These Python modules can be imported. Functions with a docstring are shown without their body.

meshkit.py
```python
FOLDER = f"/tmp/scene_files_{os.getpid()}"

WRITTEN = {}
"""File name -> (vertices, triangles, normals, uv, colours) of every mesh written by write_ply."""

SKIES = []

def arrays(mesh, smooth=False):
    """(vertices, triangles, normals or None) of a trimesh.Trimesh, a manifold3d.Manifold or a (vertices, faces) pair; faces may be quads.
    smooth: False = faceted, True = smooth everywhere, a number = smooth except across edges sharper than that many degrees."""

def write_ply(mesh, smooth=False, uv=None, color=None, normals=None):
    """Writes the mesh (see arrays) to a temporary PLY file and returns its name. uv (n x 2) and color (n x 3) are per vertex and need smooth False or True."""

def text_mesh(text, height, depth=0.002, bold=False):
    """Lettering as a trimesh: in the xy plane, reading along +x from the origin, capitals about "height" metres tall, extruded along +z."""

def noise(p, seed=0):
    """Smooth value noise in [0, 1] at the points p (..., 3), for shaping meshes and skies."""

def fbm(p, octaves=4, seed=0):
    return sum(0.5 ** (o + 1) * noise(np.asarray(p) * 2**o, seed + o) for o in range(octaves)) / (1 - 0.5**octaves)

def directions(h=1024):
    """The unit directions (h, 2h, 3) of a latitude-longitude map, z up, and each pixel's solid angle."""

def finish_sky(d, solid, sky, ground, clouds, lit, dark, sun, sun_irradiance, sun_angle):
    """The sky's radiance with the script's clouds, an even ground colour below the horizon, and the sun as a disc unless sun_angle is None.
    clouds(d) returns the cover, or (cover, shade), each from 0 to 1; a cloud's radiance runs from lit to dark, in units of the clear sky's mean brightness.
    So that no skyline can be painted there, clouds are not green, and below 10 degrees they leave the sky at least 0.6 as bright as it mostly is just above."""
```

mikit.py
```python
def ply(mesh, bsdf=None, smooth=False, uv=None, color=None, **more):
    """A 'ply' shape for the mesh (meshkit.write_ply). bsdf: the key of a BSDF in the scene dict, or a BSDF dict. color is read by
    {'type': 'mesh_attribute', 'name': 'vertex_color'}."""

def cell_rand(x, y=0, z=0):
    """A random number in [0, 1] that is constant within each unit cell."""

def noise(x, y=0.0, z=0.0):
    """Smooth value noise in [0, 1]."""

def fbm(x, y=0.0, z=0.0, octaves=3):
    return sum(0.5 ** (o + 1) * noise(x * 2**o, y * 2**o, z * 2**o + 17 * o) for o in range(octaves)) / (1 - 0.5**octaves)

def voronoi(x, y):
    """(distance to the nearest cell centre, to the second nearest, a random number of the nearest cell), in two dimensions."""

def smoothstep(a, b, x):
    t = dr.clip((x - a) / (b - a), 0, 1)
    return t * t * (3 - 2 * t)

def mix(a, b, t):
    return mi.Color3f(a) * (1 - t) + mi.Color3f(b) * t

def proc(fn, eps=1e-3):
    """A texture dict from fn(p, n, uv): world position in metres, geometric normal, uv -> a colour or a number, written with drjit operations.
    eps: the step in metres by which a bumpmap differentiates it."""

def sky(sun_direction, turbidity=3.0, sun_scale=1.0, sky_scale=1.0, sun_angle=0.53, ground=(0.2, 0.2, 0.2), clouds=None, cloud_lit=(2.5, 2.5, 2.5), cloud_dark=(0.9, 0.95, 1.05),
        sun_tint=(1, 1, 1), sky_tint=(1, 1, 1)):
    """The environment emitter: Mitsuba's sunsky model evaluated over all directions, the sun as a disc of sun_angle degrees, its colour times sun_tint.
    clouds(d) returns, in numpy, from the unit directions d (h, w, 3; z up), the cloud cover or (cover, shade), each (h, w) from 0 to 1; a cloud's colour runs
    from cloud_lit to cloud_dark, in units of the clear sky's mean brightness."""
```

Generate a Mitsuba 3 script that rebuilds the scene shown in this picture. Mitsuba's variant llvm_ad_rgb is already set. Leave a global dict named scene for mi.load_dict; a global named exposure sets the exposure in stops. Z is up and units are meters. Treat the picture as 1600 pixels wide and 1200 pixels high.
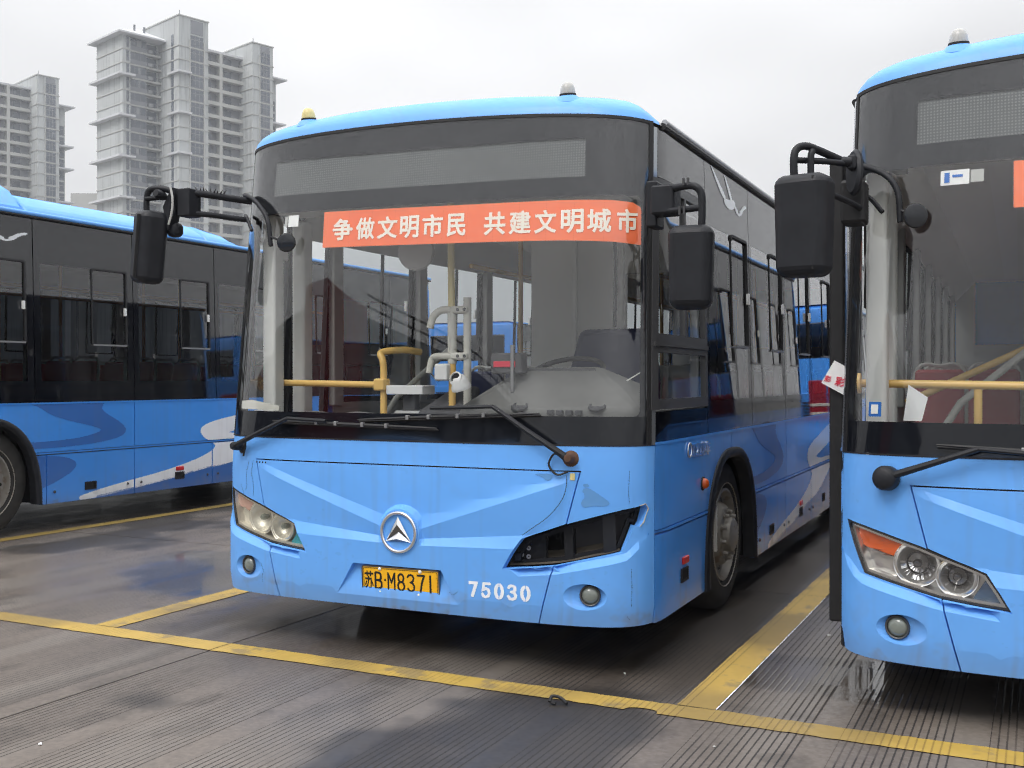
import math, random, numpy as np, trimesh, mitsuba as mi, drjit as dr, mikit, meshkit
import shapely, mapbox_earcut
from shapely import Polygon, box, LineString, affinity, prepare
from shapely.ops import unary_union, polygonize
random.seed(7); RNG = np.random.default_rng(7)
T4 = mi.ScalarTransform4f
scene, labels = {}, {}

# ------------------------------------------------------------------ camera, sky, exposure
FPX, YAW, PIT, ROL = 1680.0, -0.4408, -0.0043, -0.0002
CAM = np.array([2.7328, -4.5689, 1.3672])
FW = np.array([math.sin(YAW) * math.cos(PIT), math.cos(YAW) * math.cos(PIT), math.sin(PIT)])
RIGHT = np.array([math.cos(YAW), -math.sin(YAW), 0]); UP = np.cross(RIGHT, FW)
RIGHT, UP = RIGHT * math.cos(ROL) + UP * math.sin(ROL), -RIGHT * math.sin(ROL) + UP * math.cos(ROL)
scene['camera'] = {'type': 'perspective', 'fov': 2 * math.degrees(math.atan(800 / FPX)), 'fov_axis': 'x', 'near_clip': 0.05, 'far_clip': 6000.0,
                   'to_world': T4().look_at(origin=CAM.tolist(), target=(CAM + FW).tolist(), up=UP.tolist())}

def overcast(d):
    up = np.clip(d[..., 2], 0, 1)
    n = meshkit.fbm(np.stack([d[..., 0] * 2.2, d[..., 1] * 2.2, d[..., 2] * 5.0], -1) + 3.0, 4, seed=5)
    shade = 1.0 - up ** 1.25 + (n - 0.5) * 0.42
    return np.ones_like(up), np.clip(shade, 0, 1)
scene['sky'] = mikit.sky((-0.2, -0.68, 0.92), turbidity=6, sun_scale=0.55, sun_angle=26, sun_tint=(0.84, 0.97, 1.22), clouds=overcast, ground=(0.12, 0.12, 0.12),
                         cloud_lit=(7.1, 7.15, 7.3), cloud_dark=(1.72, 1.75, 1.80))
exposure = 1.42

# ------------------------------------------------------------------ materials
smoothstep, mix, fbm, noise = mikit.smoothstep, mikit.mix, mikit.fbm, mikit.noise
def P(key, col, rough=0.5, spec=0.5, metal=0.0, **k):
    c = col if isinstance(col, dict) else {'type': 'rgb', 'value': list(col)}
    r = rough if isinstance(rough, dict) else float(rough)
    scene[key] = {'type': 'twosided', 'bsdf': {'type': 'principled', 'base_color': c, 'roughness': r, 'specular': spec, 'metallic': metal, **k}}

def paint_fn(base, dirt):
    lo_, hi_ = tuple(float(b) * 0.93 for b in base), tuple(float(b) * 1.07 for b in base)
    def fn(p, n, uv):
        a = fbm(p.x * 1.7 + 3, p.y * 1.7, p.z * 2.3, 4)
        c = mix(lo_, hi_, a)
        st = fbm(p.x * 22 + p.y * 22, p.z * 1.1, 5.0, 3)
        low = smoothstep(0.62, 0.22, p.z)
        sm = smoothstep(0.56, 0.75, fbm(p.x * 9 + 4, p.y * 9, p.z * 9, 4))
        d = dr.clip(smoothstep(0.52, 0.8, st) * (0.10 + 0.14 * low) + 0.16 * low * a + 0.14 * sm * low + 0.04 * sm + smoothstep(0.37, 0.24, p.z) * (0.10 + 0.55 * a * sm + 0.25 * a), 0, 1) * dirt
        chip = smoothstep(0.71, 0.735, fbm(p.x * 31, p.y * 31 + 9, p.z * 37, 3)) * smoothstep(0.52, 0.62, fbm(p.x * 2.1, p.y * 2.1 + 7, p.z * 2.1, 2))
        c = mix(c, mi.Color3f(0.17, 0.165, 0.155), d)
        return mix(c, mi.Color3f(0.045, 0.10, 0.17), chip * 0.10 * dirt)
    return fn
FRONT, SIDE, DARK, WHITE, DEEP = (0.115, 0.350, 0.80), (0.055, 0.25, 0.70), (0.042, 0.135, 0.41), (0.74, 0.75, 0.77), (0.030, 0.115, 0.36)
def rough_fn(a, b):
    def fn(p, n, uv): return a + b * fbm(p.x * 5 + 1, p.y * 5, p.z * 5, 3)
    return fn
P('paint_front', mikit.proc(paint_fn(FRONT, 0.8)), mikit.proc(rough_fn(0.28, 0.25)), 0.5)
P('paint_side', mikit.proc(paint_fn(SIDE, 0.7)), mikit.proc(rough_fn(0.06, 0.18)), 0.55)
P('paint_dark', mikit.proc(paint_fn(DARK, 0.6)), 0.16, 0.55)
P('paint_white', mikit.proc(paint_fn(WHITE, 0.7)), 0.18, 0.5)
P('paint_deep', mikit.proc(paint_fn(DEEP, 0.7)), 0.18, 0.5)
def wave_fn(p, n, uv): return 0.0011 * (fbm(p.x * 1.3, p.y * 1.3, p.z * 1.1, 2) + 0.25 * noise(p.x * 4, p.y * 4 + 5, p.z * 3))
scene['black_gloss'] = {'type': 'twosided', 'bsdf': {'type': 'bumpmap', 'arbitrary': mikit.proc(wave_fn, eps=2e-2), 'scale': 1.0,
    'bsdf': {'type': 'principled', 'base_color': {'type': 'rgb', 'value': [0.003, 0.0036, 0.006]}, 'roughness': 0.025, 'specular': 1.0}}}
P('black_front', (0.006, 0.007, 0.010), 0.04, 0.5)
P('frit', (0.012, 0.013, 0.017), 0.6, 0.1)
P('rubber', (0.014, 0.014, 0.015), 0.55, 0.35)
def mirror_fn(p, n, uv): return mix((0.008, 0.009, 0.0115), (0.016, 0.0175, 0.022), fbm(p.x * 14, p.y * 14, p.z * 14, 4))
P('black_plastic', mikit.proc(mirror_fn), 0.5, 0.3)
P('dark_metal', (0.05, 0.05, 0.052), 0.4, 0.5)
P('gray_metal', (0.30, 0.30, 0.30), 0.35, 0.5, 0.6)
P('trim', (0.34, 0.36, 0.38), 0.12, 0.8, 0.7)
P('roof_sky_sheen', (0.34, 0.345, 0.35), 0.35, 0.5)  # blue roof drawn gray: grazing sky reflection put into the colour
P('crack', (0.022, 0.05, 0.10), 0.6, 0.3)
P('chrome', (0.82, 0.82, 0.83), 0.08, 0.5, 1.0)
P('chrome_dark', (0.20, 0.20, 0.21), 0.2, 0.5, 1.0)
P('reflector', (0.62, 0.61, 0.59), 0.22, 0.5, 0.85)
P('reflector_aged', (0.64, 0.62, 0.56), 0.34, 0.5, 0.6)
P('amber', (0.58, 0.09, 0.010), 0.22, 0.5)
P('amber_aged', (0.45, 0.27, 0.22), 0.3, 0.5)
P('teal', (0.02, 0.26, 0.33), 0.25, 0.5)
P('smoke', (0.06, 0.10, 0.16), 0.2, 0.5)
P('red_lens', (0.50, 0.02, 0.02), 0.2, 0.5)
P('tail_red', (0.24, 0.012, 0.018), 0.25, 0.5)
P('cream', (0.62, 0.53, 0.24), 0.35, 0.5)
P('mirror_dark', (0.020, 0.022, 0.026), 0.08, 0.5)
P('white_lamp', (0.42, 0.42, 0.40), 0.3, 0.5)
P('fog_glass', (0.17, 0.19, 0.17), 0.12, 0.8)
def orange_fn(p, n, uv):
    f = fbm(p.x * 3, p.z * 6, 2.0, 3); crease = smoothstep(0.49, 0.5, dr.abs(p.x * 7.2 - dr.floor(p.x * 7.2) - 0.5)) * 0.12
    return mix((0.80, 0.155, 0.06), (0.90, 0.22, 0.09), f) * (1 - crease)
P('banner_orange', mikit.proc(orange_fn), 0.4, 0.3)
P('banner_text', (0.82, 0.76, 0.66), 0.4, 0.3)
P('plate_yellow', (0.80, 0.42, 0.012), 0.3, 0.5)
P('plate_black', (0.015, 0.014, 0.012), 0.4, 0.4)
P('number_white', (0.72, 0.76, 0.82), 0.5, 0.3)
P('bird_white', (0.62, 0.64, 0.66), 0.3, 0.5)
def led_fn(p, n, uv):
    s = 1 / 0.0125
    u, v = p.x * s, p.z * s
    a, b = u - dr.floor(u) - 0.5, v - dr.floor(v) - 0.5
    dot = 1 - smoothstep(0.22, 0.36, dr.sqrt(a * a + b * b))
    big = fbm(p.x * 2.1, p.z * 5, 1.0, 3)
    return mix((0.085, 0.09, 0.093), (0.19, 0.198, 0.195), dot * (0.35 + big * 0.8))
P('led', mikit.proc(led_fn), 0.6, 0.3)
P('inside_gray', (0.40, 0.40, 0.385), 0.6, 0.3)
P('inside_light', (0.68, 0.68, 0.65), 0.5, 0.3)
P('inside_beige', (0.60, 0.60, 0.56), 0.6, 0.3)
P('inside_dark', (0.06, 0.06, 0.065), 0.6, 0.3)
def dash_fn(p, n, uv): return mix((0.10, 0.10, 0.098), (0.17, 0.17, 0.165), fbm(p.x * 6, p.y * 6, p.z * 6, 4))
P('dash', mikit.proc(dash_fn), 0.6, 0.3)
P('pole_yellow', (0.72, 0.46, 0.14), 0.35, 0.5)
P('pole_gray', (0.50, 0.49, 0.44), 0.35, 0.5)
P('seat_navy', (0.035, 0.04, 0.085), 0.8, 0.2)
P('seat_red', (0.36, 0.02, 0.025), 0.5, 0.4)
P('white_plastic', (0.70, 0.70, 0.69), 0.3, 0.5)
P('paper', (0.78, 0.78, 0.77), 0.7, 0.2)
P('paper_red', (0.62, 0.03, 0.06), 0.6, 0.2)
P('sticker_blue', (0.03, 0.15, 0.50), 0.5, 0.3)
def tyre_fn(p, n, uv): return mix((0.016, 0.016, 0.016), (0.045, 0.042, 0.038), fbm(p.x * 9, p.y * 9, p.z * 9, 4))
P('tyre', mikit.proc(tyre_fn), 0.75, 0.25)
def rim_fn(p, n, uv):
    c = mix((0.30, 0.285, 0.255), (0.20, 0.18, 0.155), fbm(p.x * 7, p.y * 7, p.z * 7, 4))
    return mix(c, (0.14, 0.085, 0.05), smoothstep(0.58, 0.75, fbm(p.x * 16, p.y * 16 + 3, p.z * 16, 3)) * 0.6)
P('rim', mikit.proc(rim_fn), 0.45, 0.5, 0.25)
def rust_fn(p, n, uv): return mix((0.045, 0.028, 0.02), (0.15, 0.07, 0.035), fbm(p.x * 40, p.y * 40, p.z * 40, 3))
P('rust', mikit.proc(rust_fn), 0.7, 0.3)
def grime_fn(p, n, uv): return mix((0.035, 0.03, 0.025), (0.11, 0.095, 0.075), fbm(p.x * 24, p.y * 24, p.z * 24, 4))
P('grime', mikit.proc(grime_fn), 0.8, 0.2)
P('bare_edge', (0.45, 0.38, 0.30), 0.7, 0.2)
P('cavity', (0.012, 0.012, 0.013), 0.7, 0.2)
scene['glass'] = {'type': 'thindielectric', 'int_ior': 1.52, 'specular_transmittance': {'type': 'rgb', 'value': [0.97, 0.985, 0.98]}}
scene['lens'] = {'type': 'thindielectric', 'int_ior': 1.49, 'specular_transmittance': {'type': 'rgb', 'value': [0.97, 0.97, 0.96]}}
scene['lens_aged'] = {'type': 'thindielectric', 'int_ior': 1.49, 'specular_transmittance': {'type': 'rgb', 'value': [0.97, 0.96, 0.91]}}
scene['dark_glass'] = {'type': 'thindielectric', 'int_ior': 1.6, 'specular_transmittance': {'type': 'rgb', 'value': [0.055, 0.06, 0.07]}}
scene['tint_glass'] = {'type': 'thindielectric', 'int_ior': 1.6, 'specular_transmittance': {'type': 'rgb', 'value': [0.72, 0.75, 0.76]}}
scene['cab_glass'] = {'type': 'thindielectric', 'int_ior': 1.6, 'specular_transmittance': {'type': 'rgb', 'value': [0.80, 0.83, 0.84]}}

# concrete pavement: groove relief, wet patches, painted bus shade, stains
GA = 0.0146
def groove(p):
    u = p.x - GA * p.y
    k = (u - 2.123) / 0.514
    f = (k - dr.floor(k)) * 0.514
    q = f / 0.0296
    d = dr.abs(q - dr.floor(q + 0.5)) * 0.0296
    on = smoothstep(0.402, 0.392, f)
    worn = (smoothstep(0.30, 0.52, fbm(p.x * 0.55 + 9, p.y * 0.35, 1.0, 3)) * 0.65 + 0.35) * (0.55 + 0.45 * smoothstep(0.28, 0.42, fbm(p.x * 9, p.y * 2.2, 5.0, 3)))
    return smoothstep(0.0048, 0.0017, d) * on * worn
def damp_shade(p):
    big = fbm(p.x * 0.42 + 2.3, p.y * 0.23 + 8, 4.0, 4)
    edge = 0.55 * (fbm(p.x * 2.6, p.y * 2.6, 6.0, 4) - 0.5)
    q = dr.sqrt(dr.square((p.x - 2.15) / 0.95) + dr.square((p.y - 0.52) / 0.42)) + edge
    r = dr.sqrt(dr.square((p.x + 2.1) / 1.3) + dr.square((p.y - 1.6) / 1.0)) + edge
    under = smoothstep(-0.35, 0.25, p.y + edge) * smoothstep(1.75, 1.35, dr.abs(p.x) + 0.5 * edge)  # shade below the main bus, painted in with the wet patches
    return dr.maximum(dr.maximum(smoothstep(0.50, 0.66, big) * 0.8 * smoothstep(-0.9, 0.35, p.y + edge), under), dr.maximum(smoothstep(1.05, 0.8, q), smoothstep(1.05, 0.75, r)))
def pool(p):
    edge = 0.5 * (fbm(p.x * 3.1, p.y * 3.1, 6.0, 4) - 0.5) + 0.25 * (fbm(p.x * 14, p.y * 14, 2.0, 2) - 0.5)
    q = dr.sqrt(dr.square((p.x - 2.12) / 0.42) + dr.square((p.y - 0.55) / 0.20)) + edge
    return smoothstep(1.08, 0.9, q)
def concrete_fn(p, n, uv):
    g = groove(p); w = damp_shade(p)
    a = fbm(p.x * 1.3, p.y * 0.5, 2.0, 5); s = fbm(p.x * 60, p.y * 60, 3.0, 2)
    c = mix((0.086, 0.071, 0.060), (0.168, 0.143, 0.122), a)
    c = c * (0.82 + 0.36 * s)
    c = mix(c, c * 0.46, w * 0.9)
    drag = smoothstep(0.55, 0.72, fbm(p.x * 3.2, p.y * 0.35 + 3, 7.0, 4))
    c = mix(c, (0.19, 0.172, 0.152), drag * 0.35)
    bow = p.x + 0.10 * p.y + 0.25 * noise(p.y * 0.6, 3.0, 1.0)
    tm = smoothstep(0.10, 0.06, dr.abs(bow - 1.05 - 0.06 * noise(p.y * 2, 1.0, 4.0))) + smoothstep(0.09, 0.05, dr.abs(bow + 1.15)) + smoothstep(0.11, 0.06, dr.abs(p.x + 3.1 + 0.35 * p.y))
    tm = dr.clip(tm, 0, 1) * smoothstep(0.35, 0.65, fbm(p.x * 7, p.y * 1.5, 3.0, 3))
    c = mix(c, c * 0.6, tm * 0.6)
    sp = smoothstep(0.60, 0.76, fbm(p.x * 5 + 2, p.y * 3, 11.0, 4))
    c = mix(c, c * 0.5, sp * 0.5)
    oil = smoothstep(0.60, 0.70, fbm(p.x * 0.9 + 13, p.y * 0.9, 5.0, 4))
    c = mix(c, (0.022, 0.020, 0.019), oil * 0.75)
    return mix(c, (0.018, 0.016, 0.015), g * 0.82)
def concrete_rough(p, n, uv):
    w = damp_shade(p)
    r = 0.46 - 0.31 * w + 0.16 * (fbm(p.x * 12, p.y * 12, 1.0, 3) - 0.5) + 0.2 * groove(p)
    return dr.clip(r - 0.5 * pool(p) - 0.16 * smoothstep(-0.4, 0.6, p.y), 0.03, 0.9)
def concrete_bump(p, n, uv):
    k = 1 - 0.93 * pool(p)
    return k * (-0.0026 * groove(p) + 0.0011 * fbm(p.x * 45, p.y * 45, 1.0, 3) * (1.1 - 0.8 * damp_shade(p)))
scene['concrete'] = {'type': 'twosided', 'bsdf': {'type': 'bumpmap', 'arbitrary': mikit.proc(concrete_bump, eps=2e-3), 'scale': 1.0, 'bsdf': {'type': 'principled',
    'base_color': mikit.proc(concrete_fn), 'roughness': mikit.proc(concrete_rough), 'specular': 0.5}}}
def yellow_fn(p, n, uv):
    g = groove(p)
    a = fbm(p.x * 2, p.y * 2, 2.0, 4); f = fbm(p.x * 34, p.y * 34, 3.0, 3)
    c = mix((0.35, 0.235, 0.048), (0.48, 0.32, 0.078), a * 0.6 + f * 0.4)
    w = smoothstep(0.57, 0.72, fbm(p.x * 5, p.y * 5, 8.0, 4) * 0.75 + f * 0.25)
    mud = smoothstep(0.47, 0.66, fbm(p.x * 1.4 + 6.3, p.y * 1.4 + 1.2, 3.0, 3))
    c = mix(c, (0.15, 0.125, 0.085), w * 0.6)
    c = mix(c, (0.12, 0.09, 0.045), mud * 0.55)
    return mix(c, (0.06, 0.045, 0.02), g * 0.40)
scene['road_yellow'] = {'type': 'twosided', 'bsdf': {'type': 'bumpmap', 'arbitrary': mikit.proc(concrete_bump, eps=2e-3), 'scale': 0.5, 'bsdf': {'type': 'principled',
    'base_color': mikit.proc(yellow_fn), 'roughness': 0.45, 'specular': 0.5}}}
# towers: some distance haze is lightened into wall, opening and pane colours
def wall_fn(p, n, uv):
    a = fbm(p.x * 0.25, p.y * 0.25, p.z * 0.12, 4); st = fbm(p.x * 1.7, p.y * 1.7, p.z * 0.07, 3)
    c = mix((0.37, 0.39, 0.395), (0.46, 0.48, 0.48), a)
    return c * (1 - 0.22 * smoothstep(0.5, 0.75, st))
P('tower_wall', mikit.proc(wall_fn), 0.85, 0.2)
P('tower_band', (0.40, 0.405, 0.39), 0.8, 0.2)
P('tower_dark', (0.20, 0.21, 0.23), 0.7, 0.3)
P('tower_pane', (0.095, 0.108, 0.13), 0.15, 0.7)
P('tower_frame', (0.25, 0.26, 0.27), 0.6, 0.3)
P('tower_eave', (0.50, 0.51, 0.53), 0.7, 0.3)
P('hall_wall', (0.035, 0.04, 0.048), 0.6, 0.3)
P('hall_red', (0.19, 0.018, 0.025), 0.6, 0.3)

# ------------------------------------------------------------------ helpers: mesh pieces
cat = trimesh.util.concatenate
def TM(v, f): return trimesh.Trimesh(np.asarray(v, float), np.asarray(f, int), process=False)
def bx(x0, x1, y0, y1, z0, z1):
    m = trimesh.creation.box((x1 - x0, y1 - y0, z1 - z0)); m.apply_translation(((x0 + x1) / 2, (y0 + y1) / 2, (z0 + z1) / 2)); return m
def rb(x0, x1, y0, y1, z0, z1, r=0.01, seg=2):
    """box with rounded edges"""
    c, h = np.array([(x0 + x1) / 2, (y0 + y1) / 2, (z0 + z1) / 2]), np.array([(x1 - x0) / 2, (y1 - y0) / 2, (z1 - z0) / 2])
    r = min(r, h.min() * 0.99); s = trimesh.creation.uv_sphere(r, count=[2 * seg + 2, 4 * seg])
    pts = np.vstack([s.vertices + np.array([a, b, d]) * (h - r) for a in (-1, 1) for b in (-1, 1) for d in (-1, 1)]) + c
    return trimesh.convex.convex_hull(pts)
def smooth_path(p, n=8):
    p = np.asarray(p, float)
    if len(p) < 3: return p
    q = np.vstack([2 * p[0] - p[1], p, 2 * p[-1] - p[-2]]); out = []
    for i in range(1, len(q) - 2):
        for t in np.linspace(0, 1, n, endpoint=False):
            a, b, c, d = q[i - 1], q[i], q[i + 1], q[i + 2]
            out.append(0.5 * (2 * b + (c - a) * t + (2 * a - 5 * b + 4 * c - d) * t * t + (3 * b - a - 3 * c + d) * t ** 3))
    return np.vstack(out + [p[-1]])
def tube(p, r, sides=10, n=6, smooth=True):
    p = smooth_path(p, n) if smooth else np.asarray(p, float)
    t = np.gradient(p, axis=0); t /= np.linalg.norm(t, axis=1, keepdims=True)
    a = np.cross(t[0], [0, 0, 1.0] if abs(t[0][2]) < 0.9 else [1.0, 0, 0]); fr = []
    for k in t:
        a = a - k * (a @ k); a /= np.linalg.norm(a); fr.append((a, np.cross(k, a)))
    ang = np.arange(sides) * 2 * math.pi / sides; rr = np.broadcast_to(r, (len(p),))
    v = np.vstack([p[i] + rr[i] * (np.cos(ang)[:, None] * fr[i][0] + np.sin(ang)[:, None] * fr[i][1]) for i in range(len(p))] + [p[:1], p[-1:]])
    f = []; N = len(p)
    for i in range(N - 1):
        for j in range(sides):
            k = (j + 1) % sides; A, B, C, D = i * sides + j, i * sides + k, (i + 1) * sides + k, (i + 1) * sides + j
            f += [[A, B, C], [A, C, D]]
    for j in range(sides):
        k = (j + 1) % sides; f += [[N * sides, k, j], [N * sides + 1, (N - 1) * sides + j, (N - 1) * sides + k]]
    return TM(v, f)
def cyl(p0, p1, r, n=20, r1=None):
    p0, p1 = np.array(p0, float), np.array(p1, float)
    return tube([p0, p1], [r, r if r1 is None else r1], n, smooth=False)
def revolve(profile, n=36):
    """profile (radius, height) turned about z"""
    return trimesh.creation.revolve(np.array(profile, float), sections=n)
def place(m, o, z, x=None):
    """moves a mesh made about z at the origin to o with its axis along z"""
    z = np.array(z, float); z /= np.linalg.norm(z); x = np.array(([1, 0, 0] if abs(z[0]) < .9 else [0, 1, 0]) if x is None else x, float); x = x - z * (x @ z); x /= np.linalg.norm(x)
    M = np.eye(4); M[:3, 0], M[:3, 1], M[:3, 2], M[:3, 3] = x, np.cross(z, x), z, o
    m = m.copy(); m.apply_transform(M); return m
def ear(poly):
    rings = [np.array(poly.exterior.coords)[:-1]] + [np.array(h.coords)[:-1] for h in poly.interiors]
    v = np.vstack(rings); return v, mapbox_earcut.triangulate_float64(v, np.cumsum([len(r) for r in rings]).astype(np.uint32)).reshape(-1, 3)
def polys(g): return [q for q in getattr(g, 'geoms', [g]) if isinstance(q, Polygon) and q.area > 1e-7]
def extrude(poly, h): return cat([trimesh.creation.extrude_polygon(q, h, engine='earcut') for q in polys(poly)])
def glyph(ch):
    out = []
    for g in GL[ch].split('|'):
        rings = [[tuple(int(c) / 100 for c in q.split(',')) for q in r.split(' ')] for r in g.split(';')]
        out.append(Polygon(rings[0], rings[1:]).buffer(0))
    return unary_union(out)
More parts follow.
